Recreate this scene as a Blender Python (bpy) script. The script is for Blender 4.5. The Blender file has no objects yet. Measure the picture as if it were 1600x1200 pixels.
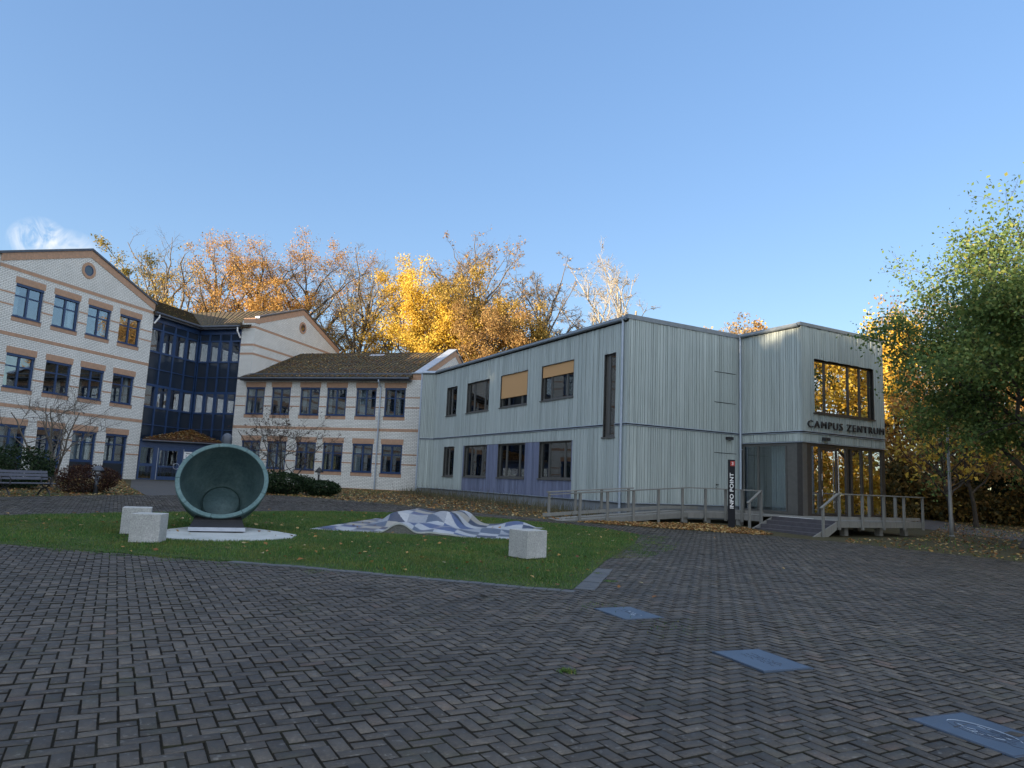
import bpy, bmesh, math, random
import numpy as np
from mathutils import Vector, Matrix
R = math.radians
SC = bpy.context.scene
COL = SC.collection

# ------------------------------------------------------------------ camera
PITCH, ROLL, EYE = R(7.817), R(2.41), 1.6
cam = bpy.data.cameras.new('camera')
cam.sensor_width = 36.0
cam.lens = 1100.0 / 1600.0 * 36.0
cam.clip_end = 3000
camo = bpy.data.objects.new('camera', cam)
COL.objects.link(camo)
Fv = Vector((0, math.cos(PITCH), math.sin(PITCH)))
Uv = Vector((0, -math.sin(PITCH), math.cos(PITCH)))
Rv = Vector((1, 0, 0))
R2 = Rv * math.cos(ROLL) + Uv * math.sin(ROLL)
U2 = -Rv * math.sin(ROLL) + Uv * math.cos(ROLL)
M = Matrix(((R2.x, U2.x, -Fv.x, 0), (R2.y, U2.y, -Fv.y, 0), (R2.z, U2.z, -Fv.z, EYE), (0, 0, 0, 1)))
camo.matrix_world = M
SC.camera = camo

# ------------------------------------------------------------------ world, sun, exposure
SUN_AZ, SUN_EL = R(-124), R(8.5)
W = bpy.data.worlds.new('World')
SC.world = W
W.use_nodes = True
nt = W.node_tree
nt.nodes.clear()
out = nt.nodes.new('ShaderNodeOutputWorld')
bg = nt.nodes.new('ShaderNodeBackground')
bg.inputs['Strength'].default_value = 0.15
sky = nt.nodes.new('ShaderNodeTexSky')
sky.sky_type = 'NISHITA'
sky.sun_disc = False
sky.sun_elevation = SUN_EL
sky.sun_rotation = SUN_AZ
sky.altitude = 250
sky.air_density = 1.0
sky.dust_density = 0.35
sky.ozone_density = 2.6
nt.links.new(bg.outputs[0], out.inputs[0])

def wn(t, **kw):
    n = nt.nodes.new(t)
    for k, v in kw.items():
        setattr(n, k, v)
    return n

# a small wisp of cloud low in the sky, placed by direction from the ground
def wmath(op, a, b=None, clamp=False):
    n = wn('ShaderNodeMath', operation=op, use_clamp=clamp)
    for i, v in enumerate((a, b)):
        if v is None:
            continue
        if isinstance(v, (int, float)):
            n.inputs[i].default_value = v
        else:
            nt.links.new(v, n.inputs[i])
    return n.outputs[0]
tc = wn('ShaderNodeTexCoord')
def lobe(az, el, rad_a, rad_e, soft):
    d0 = Vector((math.sin(az) * math.cos(el), math.cos(az) * math.cos(el), math.sin(el)))
    ta = Vector((math.cos(az), -math.sin(az), 0))
    te = d0.cross(ta) * -1
    if te.z < 0:
        te = -te
    def dot(v):
        n = wn('ShaderNodeVectorMath', operation='DOT_PRODUCT')
        nt.links.new(tc.outputs['Generated'], n.inputs[0])
        n.inputs[1].default_value = v
        return n.outputs['Value']
    a = wmath('DIVIDE', dot(ta), rad_a)
    e = wmath('DIVIDE', dot(te), rad_e)
    r2 = wmath('ADD', wmath('MULTIPLY', a, a), wmath('MULTIPLY', e, e))
    front = wmath('GREATER_THAN', dot(d0), 0.5)
    m = wmath('MULTIPLY', wmath('SUBTRACT', 1.0, r2, True), front)
    return m
l1 = lobe(R(-35.1), R(14.6), 0.033, 0.030, 1)
l2 = lobe(R(-33.3), R(14.4), 0.034, 0.026, 1)
cl = wmath('MAXIMUM', l1, wmath('MULTIPLY', l2, 0.6))
cn = wn('ShaderNodeTexNoise')
cn.inputs['Scale'].default_value = 26
cn.inputs['Detail'].default_value = 8
cn.inputs['Roughness'].default_value = 0.55
cn.inputs['Distortion'].default_value = 2.4
cm = wn('ShaderNodeMapping')
cm.inputs['Scale'].default_value = (1.0, 1.0, 0.8)
nt.links.new(tc.outputs['Generated'], cm.inputs[0])
nt.links.new(cm.outputs[0], cn.inputs['Vector'])
dens = wmath('MULTIPLY', wmath('SUBTRACT', cn.outputs[0], 0.37, True), 3.6)
cf = wmath('MULTIPLY', wmath('MULTIPLY', cl, dens), 1.1, True)
mx = wn('ShaderNodeMix', data_type='RGBA')
nt.links.new(cf, mx.inputs['Factor'])
hs = wn('ShaderNodeHueSaturation')
hs.inputs['Hue'].default_value = 0.518
hs.inputs['Value'].default_value = 1.13
hs.inputs['Saturation'].default_value = 1.48
gm = wn('ShaderNodeGamma')          # softer gradient between horizon and zenith
gm.inputs['Gamma'].default_value = 0.5
nt.links.new(sky.outputs[0], gm.inputs['Color'])
nt.links.new(gm.outputs[0], hs.inputs['Color'])
nt.links.new(hs.outputs[0], mx.inputs['A'])
mx.inputs['B'].default_value = (2.15, 2.2, 2.25, 1)
# unseen broken bright cloud overhead and behind the viewer, added to lift ambient light
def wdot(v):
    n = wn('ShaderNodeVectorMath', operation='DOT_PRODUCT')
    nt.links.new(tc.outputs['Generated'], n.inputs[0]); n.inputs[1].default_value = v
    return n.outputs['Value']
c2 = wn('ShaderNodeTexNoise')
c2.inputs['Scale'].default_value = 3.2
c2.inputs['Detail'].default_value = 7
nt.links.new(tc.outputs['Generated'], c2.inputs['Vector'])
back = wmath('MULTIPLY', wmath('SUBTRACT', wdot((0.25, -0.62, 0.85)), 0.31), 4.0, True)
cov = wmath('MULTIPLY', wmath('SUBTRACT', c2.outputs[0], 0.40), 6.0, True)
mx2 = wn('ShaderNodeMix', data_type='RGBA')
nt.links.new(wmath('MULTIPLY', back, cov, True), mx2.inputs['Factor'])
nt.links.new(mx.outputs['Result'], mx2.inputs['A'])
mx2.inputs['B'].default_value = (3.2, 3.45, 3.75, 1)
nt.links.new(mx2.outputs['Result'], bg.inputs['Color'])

sun = bpy.data.lights.new('sun', 'SUN')
sun.energy = 5.0
sun.angle = R(0.55)
sun.color = (1.0, 0.80, 0.56)
suno = bpy.data.objects.new('sun', sun)
COL.objects.link(suno)
to_sun = Vector((math.sin(SUN_AZ) * math.cos(SUN_EL), math.cos(SUN_AZ) * math.cos(SUN_EL), math.sin(SUN_EL)))
suno.rotation_euler = to_sun.to_track_quat('Z', 'Y').to_euler()
suno.location = to_sun * 200

SC.view_settings.view_transform = 'Standard'
SC.view_settings.look = 'None'
SC.view_settings.gamma = 1
SC.view_settings.exposure = 1.75
SC.cycles.max_bounces = 8
SC.cycles.transparent_max_bounces = 12

# ------------------------------------------------------------------ object helpers
def tag(o, label=None, cat=None, group=None, kind=None):
    if label: o['label'] = label
    if cat: o['category'] = cat
    if group: o['group'] = group
    if kind: o['kind'] = kind
    return o

def empty(name, loc=(0, 0, 0), rz=0.0, label=None, cat=None, group=None, parent=None):
    o = bpy.data.objects.new(name, None)
    o.empty_display_size = 0.3
    COL.objects.link(o)
    o.location = loc
    o.rotation_euler = (0, 0, rz)
    if parent: o.parent = parent
    return tag(o, label, cat, group)

def link(name, me, mats, parent=None, loc=None, rz=None):
    o = bpy.data.objects.new(name, me)
    COL.objects.link(o)
    if parent: o.parent = parent
    if loc is not None: o.location = loc
    if rz is not None: o.rotation_euler = (0, 0, rz)
    return o

def finish(me, mats, smooth=False):
    for m in (mats if isinstance(mats, (list, tuple)) else [mats]):
        me.materials.append(m)
    uv = me.uv_layers.new(name='UVMap')
    nl = len(me.loops)
    if nl:
        vi = np.empty(nl, np.int32); me.loops.foreach_get('vertex_index', vi)
        co = np.empty(len(me.vertices) * 3, np.float32); me.vertices.foreach_get('co', co)
        co = co.reshape(-1, 3)[vi]
        np_ = len(me.polygons)
        nn = np.empty(np_ * 3, np.float32); me.polygons.foreach_get('normal', nn)
        tot = np.empty(np_, np.int32); me.polygons.foreach_get('loop_total', tot)
        ax = np.repeat(np.abs(nn.reshape(-1, 3)).argmax(1), tot)
        u = np.where(ax == 0, co[:, 1], co[:, 0])
        v = np.where(ax == 2, co[:, 1], co[:, 2])
        uv.data.foreach_set('uv', np.stack([u, v], 1).ravel())
    if smooth:
        me.polygons.foreach_set('use_smooth', np.ones(len(me.polygons), bool))
    me.update()
    return me

def np_mesh(name, V, F, mats, smooth=False, midx=None):
    """V (N,3), F (M,k) all faces of k vertices"""
    V = np.asarray(V, np.float32); F = np.asarray(F, np.int32)
    me = bpy.data.meshes.new(name)
    k = F.shape[1]
    me.vertices.add(len(V)); me.vertices.foreach_set('co', V.ravel())
    me.loops.add(F.size); me.loops.foreach_set('vertex_index', F.ravel())
    me.polygons.add(len(F))
    me.polygons.foreach_set('loop_start', np.arange(0, F.size, k, dtype=np.int32))
    me.polygons.foreach_set('loop_total', np.full(len(F), k, np.int32))
    if midx is not None:
        me.polygons.foreach_set('material_index', np.asarray(midx, np.int32))
    me.update(calc_edges=True)
    return finish(me, mats, smooth)

class MB:
    def __init__(s):
        s.v = []; s.f = []; s.m = []
    def add(s, vs, fs, mi=0):
        b = len(s.v)
        s.v.extend([tuple(p) for p in vs])
        s.f.extend([tuple(b + i for i in f) for f in fs])
        s.m.extend([mi] * len(fs))
    def box(s, x0, x1, y0, y1, z0, z1, mi=0):
        s.add([(x0, y0, z0), (x1, y0, z0), (x1, y1, z0), (x0, y1, z0), (x0, y0, z1), (x1, y0, z1), (x1, y1, z1), (x0, y1, z1)],
              [(0, 3, 2, 1), (4, 5, 6, 7), (0, 1, 5, 4), (1, 2, 6, 5), (2, 3, 7, 6), (3, 0, 4, 7)], mi)
    def fbox(s, fr, u0, u1, w0, w1, z0, z1, mi=0):
        """box in a facade frame: u along the wall, w outwards"""
        a = fr.pt(u0, w1); b = fr.pt(u1, w0)
        s.box(min(a[0], b[0]), max(a[0], b[0]), min(a[1], b[1]), max(a[1], b[1]), z0, z1, mi)
    def prism(s, pts, d, mi=0):
        """polygon pts (3D list, planar) extruded by vector d"""
        n = len(pts)
        P = [Vector(p) for p in pts]; d = Vector(d)
        nrm = Vector((0, 0, 0))
        for i in range(n):
            a, b = P[i], P[(i + 1) % n]
            nrm += a.cross(b)
        if nrm.dot(d) > 0: P.reverse()
        s.add(P + [p + d for p in P], [tuple(range(n)), tuple(range(2 * n - 1, n - 1, -1))] +
              [(i, i + n, (i + 1) % n + n, (i + 1) % n) for i in range(n)], mi)
    def bar(s, p, q, w, h, mi=0, up=(0, 0, 1)):
        """rectangular bar from p to q, w across, h along up"""
        p = Vector(p); q = Vector(q); t = (q - p).normalized()
        a = t.cross(Vector(up)).normalized(); b = a.cross(t).normalized()
        a *= w / 2; b *= h / 2
        s.add([p - a - b, p + a - b, p + a + b, p - a + b, q - a - b, q + a - b, q + a + b, q - a + b],
              [(0, 1, 2, 3), (7, 6, 5, 4), (1, 0, 4, 5), (2, 1, 5, 6), (3, 2, 6, 7), (0, 3, 7, 4)], mi)
    def tube(s, pts, rad, n=10, mi=0, cap=True):
        P = [Vector(p) for p in pts]
        rs = rad if isinstance(rad, (list, tuple)) else [rad] * len(P)
        base = len(s.v); prev = None
        for i, p in enumerate(P):
            t = (P[min(i + 1, len(P) - 1)] - P[max(i - 1, 0)]).normalized()
            a = (prev if prev is not None else (Vector((1, 0, 0)) if abs(t.x) < .9 else Vector((0, 1, 0))))
            a = (a - t * a.dot(t)).normalized(); prev = a; b = t.cross(a)
            for k in range(n):
                c = 2 * math.pi * k / n
                s.v.append(tuple(p + (a * math.cos(c) + b * math.sin(c)) * rs[i]))
        for i in range(len(P) - 1):
            for k in range(n):
                s.f.append((base + i * n + k, base + i * n + (k + 1) % n, base + (i + 1) * n + (k + 1) % n, base + (i + 1) * n + k)); s.m.append(mi)
        if cap:
            s.f.append(tuple(base + k for k in range(n - 1, -1, -1))); s.m.append(mi)
            s.f.append(tuple(base + (len(P) - 1) * n + k for k in range(n))); s.m.append(mi)
    def lathe(s, prof, n=32, mi=0, loc=(0, 0, 0), mat=None):
        base = len(s.v)
        mt = mat or Matrix.Identity(3); loc = Vector(loc)
        for r, z in prof:
            for k in range(n):
                c = 2 * math.pi * k / n
                s.v.append(tuple(loc + mt @ Vector((r * math.cos(c), r * math.sin(c), z))))
        for i in range(len(prof) - 1):
            for k in range(n):
                s.f.append((base + i * n + k, base + i * n + (k + 1) % n, base + (i + 1) * n + (k + 1) % n, base + (i + 1) * n + k)); s.m.append(mi)
    def mesh(s, name, mats, smooth=False):
        me = bpy.data.meshes.new(name)
        me.from_pydata(s.v, [], s.f)
        me.polygons.foreach_set('material_index', np.array(s.m, np.int32))
        me.update()
        return finish(me, mats, smooth)
    def build(s, name, mats, parent=None, smooth=False, loc=None, rz=None, bevel=0.0):
        me = s.mesh(name, mats, smooth)
        if bevel:
            bm = bmesh.new(); bm.from_mesh(me)
            bmesh.ops.bevel(bm, geom=[e for e in bm.edges if e.calc_face_angle(0) > .5], offset=bevel, segments=2, affect='EDGES', profile=.6)
            bm.to_mesh(me); bm.free(); me.update()
        return link(name, me, mats, parent, loc, rz)

class Fr:
    """a facade frame in a building's own axes: kind 'X' looks out to -y with u along +x, 'Y' looks out to -x with u along -y"""
    def __init__(s, kind, ox, oy):
        s.k = kind; s.ox = ox; s.oy = oy
        s.rz = 0.0 if kind == 'X' else -math.pi / 2
    def pt(s, u, w):
        return (s.ox + u, s.oy - w) if s.k == 'X' else (s.ox - w, s.oy - u)
    def p3(s, u, w, z):
        return self_pt(s, u, w, z)
def self_pt(s, u, w, z):
    a = s.pt(u, w); return (a[0], a[1], z)

def holes_wall(mb, fr, u0, u1, z0, z1, holes, th=0.3, mi=0):
    zs = sorted({z0, z1, *[h[2] for h in holes], *[h[3] for h in holes]})
    us = sorted({u0, u1, *[h[0] for h in holes], *[h[1] for h in holes]})
    zs = [z for z in zs if z0 <= z <= z1]; us = [u for u in us if u0 <= u <= u1]
    for a, b in zip(zs[:-1], zs[1:]):
        zc = (a + b) / 2; start = None
        for c, d in zip(us[:-1], us[1:]):
            uc = (c + d) / 2
            hole = any(h[0] < uc < h[1] and h[2] < zc < h[3] for h in holes)
            if not hole and start is None: start = c
            if hole and start is not None:
                mb.fbox(fr, start, c, -th, 0, a, b, mi); start = None
        if start is not None:
            mb.fbox(fr, start, us[-1], -th, 0, a, b, mi)

def gz(x, y):
    t = -np.asarray(x) * math.sin(R(35)) + np.asarray(y) * math.cos(R(35))
    return np.interp(t, [10, 16, 21, 30, 47, 60], [0, .05, .2, .35, .5, .55])
def gzf(x, y): return float(gz(x, y))

# ------------------------------------------------------------------ materials
def newmat(name):
    m = bpy.data.materials.new(name); m.use_nodes = True
    t = m.node_tree; t.nodes.clear()
    o = t.nodes.new('ShaderNodeOutputMaterial')
    return m, t, o
def node(t, ty, ins=None, **kw):
    n = t.nodes.new(ty)
    for k, v in kw.items(): setattr(n, k, v)
    for k, v in (ins or {}).items():
        if hasattr(v, 'is_linked') or isinstance(v, bpy.types.NodeSocket): t.links.new(v, n.inputs[k])
        else: n.inputs[k].default_value = v
    return n
def c4(c): return (c[0], c[1], c[2], 1)
def ramp(t, fac, stops, interp='LINEAR'):
    n = t.nodes.new('ShaderNodeValToRGB'); n.color_ramp.interpolation = interp
    e = n.color_ramp.elements
    while len(e) < len(stops): e.new(.5)
    for el, (p, c) in zip(e, stops): el.position = p; el.color = c4(c)
    t.links.new(fac, n.inputs[0]); return n.outputs[0]
def mixc(t, f, a, b, mode='MIX'):
    n = t.nodes.new('ShaderNodeMix'); n.data_type = 'RGBA'; n.blend_type = mode
    for k, v in (('Factor', f), ('A', a), ('B', b)):
        if isinstance(v, bpy.types.NodeSocket): t.links.new(v, n.inputs[k])
        else: n.inputs[k].default_value = v if k == 'Factor' else c4(v)
    return n.outputs['Result']
def noise(t, vec, scale, detail=4, rough=.6):
    n = node(t, 'ShaderNodeTexNoise', {'Scale': scale, 'Detail': detail, 'Roughness': rough})
    if vec is not None: t.links.new(vec, n.inputs['Vector'])
    return n.outputs[0]
def tcoord(t, which='Object'): return t.nodes.new('ShaderNodeTexCoord').outputs[which]
def bump(t, h, strength, dist=.02):
    return node(t, 'ShaderNodeBump', {'Height': h, 'Strength': strength, 'Distance': dist}).outputs[0]
def princ(t, o, col, rough=.7, normal=None, metal=0.0, spec=.5):
    p = t.nodes.new('ShaderNodeBsdfPrincipled')
    for k, v in (('Base Color', col), ('Roughness', rough), ('Metallic', metal), ('Specular IOR Level', spec), ('Normal', normal)):
        if v is None: continue
        if isinstance(v, bpy.types.NodeSocket): t.links.new(v, p.inputs[k])
        else: p.inputs[k].default_value = c4(v) if k == 'Base Color' else v
    t.links.new(p.outputs[0], o.inputs[0]); return p
def pm(name, c1, c2, scale=6, rough=.7, bs=0.0, bscale=40, metal=0.0, spec=.5, stretch=None):
    m, t, o = newmat(name)
    v = tcoord(t)
    if stretch:
        mp = node(t, 'ShaderNodeMapping', {'Vector': v, 'Scale': stretch}); v = mp.outputs[0]
    n = noise(t, v, scale)
    col = ramp(t, n, [(.3, c1), (.7, c2)])
    nm = bump(t, noise(t, v, bscale), bs, .01) if bs else None
    princ(t, o, col, rough, nm, metal, spec); return m
def island(t): return t.nodes.new('ShaderNodeNewGeometry').outputs['Random Per Island']

def brick_mat():
    m, t, o = newmat('cream_brick')
    uv = tcoord(t, 'UV')
    b = node(t, 'ShaderNodeTexBrick', {'Vector': uv, 'Color1': c4((.86, .855, .82)), 'Color2': c4((.79, .785, .745)), 'Mortar': c4((.20, .195, .19)),
             'Scale': 1.0, 'Mortar Size': .010, 'Mortar Smooth': .1, 'Bias': .2, 'Brick Width': .31, 'Row Height': .104})
    g = noise(t, uv, .7, 5)
    g2 = noise(t, uv, 9, 3)
    col = mixc(t, 1.0, b.outputs['Color'], ramp(t, g, [(.25, (.84, .84, .84)), (.7, (1, 1, 1))]), 'MULTIPLY')
    col = mixc(t, 1.0, col, ramp(t, g2, [(.3, (.86, .85, .83)), (.7, (1, 1, 1))]), 'MULTIPLY')
    princ(t, o, col, .85, bump(t, b.outputs['Fac'], -.5, .01), spec=.3); return m
def band_mat():
    m, t, o = newmat('orange_brick')
    uv = tcoord(t, 'UV')
    b = node(t, 'ShaderNodeTexBrick', {'Vector': uv, 'Color1': c4((.50, .31, .20)), 'Color2': c4((.43, .27, .175)), 'Mortar': c4((.33, .25, .20)),
             'Scale': 1.0, 'Mortar Size': .008, 'Brick Width': .104, 'Row Height': .25})
    b.offset = 0
    col = mixc(t, 1.0, b.outputs['Color'], ramp(t, noise(t, uv, 5), [(.3, (.85, .85, .85)), (.7, (1.05, 1, 1))]), 'MULTIPLY')
    princ(t, o, col, .85, spec=.3); return m
def tile_mat(name, cA, cB, moss, leaf):
    m, t, o = newmat(name)
    uv = tcoord(t, 'UV')
    b = node(t, 'ShaderNodeTexBrick', {'Vector': uv, 'Color1': c4(cA), 'Color2': c4(cB), 'Mortar': c4((.015, .013, .012)),
             'Scale': 1.0, 'Mortar Size': .02, 'Mortar Smooth': .3, 'Brick Width': .33, 'Row Height': .3})
    b.offset = 0
    col = mixc(t, ramp(t, noise(t, uv, 1.1, 6), [(.42, (0, 0, 0)), (.60, (.75, .75, .75))]), b.outputs['Color'], moss)
    col = mixc(t, 1.0, col, ramp(t, noise(t, uv, 14, 4, .8), [(.35, (.45, .45, .45)), (.6, (1.25, 1.25, 1.25))]), 'MULTIPLY')
    sp = noise(t, uv, 4.2, 3, .75)
    col = mixc(t, ramp(t, sp, [(.59, (0, 0, 0)), (.62, (1, 1, 1))]), col, leaf)
    princ(t, o, col, .85, bump(t, b.outputs['Fac'], -1.0, .04), spec=.3); return m
def paver_mat():
    m, t, o = newmat('clay_paver')
    v = tcoord(t)
    r = island(t)
    base = ramp(t, r, [(0, (.040, .035, .030)), (.30, (.057, .050, .043)), (.7, (.070, .061, .052)), (.92, (.088, .077, .065)), (.97, (.10, .087, .072)), (.99, (.088, .066, .053)), (1, (.088, .062, .050))])
    fine = noise(t, v, 55, 6, .75)
    col = mixc(t, 1.0, base, ramp(t, fine, [(.3, (.50, .50, .50)), (.52, (1, 1, 1)), (.72, (1.7, 1.7, 1.66))]), 'MULTIPLY')
    big = noise(t, v, .35, 5)
    col = mixc(t, 1.0, col, ramp(t, big, [(.3, (.70, .70, .72)), (.7, (1.25, 1.23, 1.19))]), 'MULTIPLY')
    lich = noise(t, v, 22, 2, .5)
    col = mixc(t, ramp(t, lich, [(.64, (0, 0, 0)), (.70, (.6, .6, .6))]), col, (.15, .145, .135))
    st = noise(t, v, .9, 7, .75)
    col = mixc(t, 1.0, col, ramp(t, st, [(.36, (.72, .72, .73)), (.5, (1, 1, 1)), (.66, (1.18, 1.16, 1.12))]), 'MULTIPLY')
    moss = noise(t, v, 1.6, 6, .7)
    col = mixc(t, ramp(t, moss, [(.54, (0, 0, 0)), (.74, (.5, .5, .5))]), col, (.044, .050, .024))
    princ(t, o, col, ramp(t, fine, [(.3, (.55, .55, .55)), (.7, (.75, .75, .75))]), bump(t, fine, .55, .006), spec=.45); return m
def leaf_mat(name, stops, trans=.35, rough=.6):
    m, t, o = newmat(name)
    r = island(t)
    col = ramp(t, r, stops)
    d = node(t, 'ShaderNodeBsdfPrincipled', {'Base Color': col, 'Roughness': rough, 'Specular IOR Level': .25})
    tr = node(t, 'ShaderNodeBsdfTranslucent', {'Color': col})
    mx = node(t, 'ShaderNodeMixShader', {0: trans, 1: d.outputs[0], 2: tr.outputs[0]})
    t.links.new(mx.outputs[0], o.inputs[0]); return m
def glass_mat(name, refl, tint=(.75, .8, .82)):
    m, t, o = newmat(name)
    lw = node(t, 'ShaderNodeLayerWeight', {'Blend': .25})
    k = node(t, 'ShaderNodeMath', {0: lw.outputs['Fresnel'], 1: 1 - refl}, operation='MULTIPLY')
    k2 = node(t, 'ShaderNodeMath', {0: k.outputs[0], 1: refl}, operation='ADD', use_clamp=True)
    v = tcoord(t)
    gl = node(t, 'ShaderNodeBsdfGlossy', {'Color': (.92, .95, .97, 1), 'Roughness': .0, 'Normal': bump(t, noise(t, v, 1.4, 2), .035, .02)})
    tr = node(t, 'ShaderNodeBsdfTransparent', {'Color': c4(tint)})
    mx = node(t, 'ShaderNodeMixShader', {0: k2.outputs[0], 1: tr.outputs[0], 2: gl.outputs[0]})
    t.links.new(mx.outputs[0], o.inputs[0]); return m
def speckle_mat(name, cols, scale, bs=.3, rough=.8):
    m, t, o = newmat(name)
    v = tcoord(t)
    n = noise(t, v, scale, 2, .5)
    vo = node(t, 'ShaderNodeTexVoronoi', {'Vector': v, 'Scale': scale * .7})
    col = ramp(t, vo.outputs['Distance'], [(0, cols[0]), (.35, cols[1]), (.7, cols[2])])
    col = mixc(t, ramp(t, n, [(.4, (0, 0, 0)), (.6, (1, 1, 1))]), col, cols[1])
    st = noise(t, v, 2.2, 4)
    col = mixc(t, 1.0, col, ramp(t, st, [(.3, (.78, .80, .78)), (.65, (1, 1, 1))]), 'MULTIPLY')
    princ(t, o, col, rough, bump(t, n, bs, .01), spec=.35); return m
def wood_clad_mat(name, c1, c2, c3):
    m, t, o = newmat(name)
    v = tcoord(t)
    r = island(t)
    mp = node(t, 'ShaderNodeMapping', {'Vector': v, 'Scale': (9, 9, .5)})
    n = noise(t, mp.outputs[0], 3, 5)
    col = ramp(t, r, [(0, c1), (.5, c2), (1, c3)])
    col = mixc(t, 1.0, col, ramp(t, n, [(.25, (.90, .90, .90)), (.7, (1.03, 1.03, 1.03))]), 'MULTIPLY')
    mp2 = node(t, 'ShaderNodeMapping', {'Vector': v, 'Scale': (5, 5, .22)})
    st = noise(t, mp2.outputs[0], 1.0, 6, .75)
    col = mixc(t, 1.0, col, ramp(t, st, [(.34, (.80, .80, .79)), (.52, (1, 1, 1)), (.75, (1.05, 1.05, 1.05))]), 'MULTIPLY')
    princ(t, o, col, .72, bump(t, n, .2, .005), spec=.35); return m
def patina_mat(name, c1, c2, c3, rough=.55):
    m, t, o = newmat(name)
    v = tcoord(t)
    n = noise(t, v, 2.2, 7, .68)
    n2 = noise(t, v, 16, 5, .7)
    col = ramp(t, n, [(.28, c1), (.5, c2), (.72, c3)])
    col = mixc(t, 1.0, col, ramp(t, n2, [(.3, (.7, .72, .72)), (.7, (1.15, 1.15, 1.15))]), 'MULTIPLY')
    princ(t, o, col, rough, bump(t, n2, .25, .01), metal=.25, spec=.4); return m

MT = {}
MT['brick'] = brick_mat()
MT['band'] = band_mat()
MT['tile'] = tile_mat('brown_roof_tile', (.075, .055, .042), (.055, .042, .034), (.062, .060, .028), (.30, .20, .07))
MT['tile_red'] = tile_mat('red_roof_tile', (.17, .07, .04), (.12, .055, .035), (.07, .05, .03), (.30, .15, .06))
MT['blue'] = pm('dark_blue_paint', (.016, .042, .115), (.022, .055, .14), 3, .38, spec=.5)
MT['bluedark'] = pm('blue_black_panel', (.010, .014, .022), (.014, .020, .030), 3, .3, spec=.6)
MT['zinc'] = pm('zinc_sheet', (.34, .40, .48), (.42, .48, .56), 4, .45, metal=.35)
MT['zincmid'] = pm('grey_zinc_capping', (.17, .20, .225), (.225, .255, .28), 4, .5, metal=.3)
MT['zincdark'] = pm('dark_zinc_sheet', (.06, .07, .09), (.10, .11, .13), 4, .45, metal=.5)
MT['alu'] = pm('grey_brown_aluminium', (.105, .105, .10), (.13, .128, .122), 5, .45, metal=.2)
MT['aludark'] = pm('dark_bronze_aluminium', (.045, .040, .038), (.06, .054, .05), 5, .42, metal=.2)
MT['glass'] = glass_mat('window_glass', .14)
MT['glassdim'] = glass_mat('curtain_wall_glass', .30, (.5, .56, .62))
MT['glasscoat'] = glass_mat('coated_glass', .62, (.45, .45, .45))
MT['clad'] = wood_clad_mat('sage_grey_boards', (.375, .43, .42), (.415, .47, .46), (.455, .515, .50))
MT['cladb'] = wood_clad_mat('lilac_blue_boards', (.135, .16, .245), (.17, .195, .295), (.20, .23, .34))
MT['cladbase'] = pm('dark_batten_gap', (.028, .032, .032), (.04, .045, .044), 5, .8)
MT['plinth'] = pm('rendered_plinth', (.16, .18, .20), (.20, .22, .24), 2.5, .85, .2, 60)
MT['blind'] = pm('orange_fabric_blind', (.52, .30, .13), (.56, .33, .15), 30, .8, .1, 200)
MT['deck'] = wood_clad_mat('weathered_timber', (.165, .165, .155), (.205, .205, .19), (.245, .24, .225))
MT['step'] = pm('dark_step_boards', (.055, .052, .062), (.085, .08, .09), 5, .7, .2, 50)
MT['white'] = pm('white_paint', (.72, .72, .72), (.8, .8, .8), 5, .6)
MT['inner'] = pm('inside_plaster', (.38, .38, .36), (.44, .44, .42), 2, .9)
MT['innerdark'] = pm('inside_dark', (.06, .058, .055), (.09, .085, .08), 2, .9)
MT['curtain'] = pm('pale_curtain', (.5, .52, .52), (.68, .70, .70), 4, .9, stretch=(12, 12, .2))
MT['steel'] = pm('brushed_steel', (.5, .5, .52), (.6, .6, .62), 10, .3, metal=.9)
MT['letters'] = pm('dark_grey_letter', (.022, .022, .024), (.035, .035, .038), 8, .5)
MT['totem'] = pm('black_sign_panel', (.006, .007, .010), (.009, .010, .014), 4, .6, spec=.25)
MT['red'] = pm('red_sign_square', (.36, .03, .02), (.42, .04, .03), 4, .4)
MT['patina'] = patina_mat('green_patina_inside', (.042, .075, .080), (.062, .105, .108), (.10, .15, .148))
MT['patinarim'] = patina_mat('pale_patina_rim', (.070, .128, .134), (.098, .168, .172), (.14, .215, .215), .55)
MT['patinaout'] = patina_mat('dark_patina_outside', (.02, .045, .045), (.035, .07, .068), (.06, .11, .10))
MT['bronze'] = pm('dark_polished_bronze', (.018, .017, .018), (.035, .032, .032), 2.5, .22, metal=.6)
MT['pale_metal'] = pm('pale_grey_metal', (.40, .43, .50), (.50, .53, .60), 6, .45, metal=.3)
MT['granite'] = speckle_mat('grey_granite', ((.17, .17, .175), (.40, .40, .40), (.52, .52, .51)), 45)
MT['granitebase'] = speckle_mat('weathered_granite_foot', ((.06, .06, .06), (.13, .13, .125), (.18, .18, .17)), 40)
MT['slab'] = speckle_mat('pale_concrete', ((.30, .32, .32), (.40, .42, .42), (.46, .48, .47)), 30, .15)
MT['kerb'] = pm('grey_stone_sett', (.058, .064, .072), (.095, .100, .108), 3.5, .75, .4, 40)
MT['plate'] = pm('blue_grey_steel_plate', (.060, .088, .135), (.085, .12, .175), 2.5, .42, .15, 90, metal=.35)
MT['platedark'] = pm('engraved_line', (.03, .04, .06), (.045, .055, .08), 5, .6)
MT['platelight'] = pm('worn_bright_line', (.45, .5, .58), (.6, .65, .7), 5, .4, metal=.3)
MT['iron'] = pm('dark_cast_iron', (.022, .022, .026), (.035, .035, .04), 6, .5, metal=.3)
MT['benchwood'] = pm('grey_blue_bench_slat', (.075, .080, .105), (.10, .105, .135), 6, .6, .2, 60)
MT['pole'] = pm('galvanised_pole', (.22, .23, .235), (.30, .31, .31), 3, .5, metal=.4)
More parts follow.
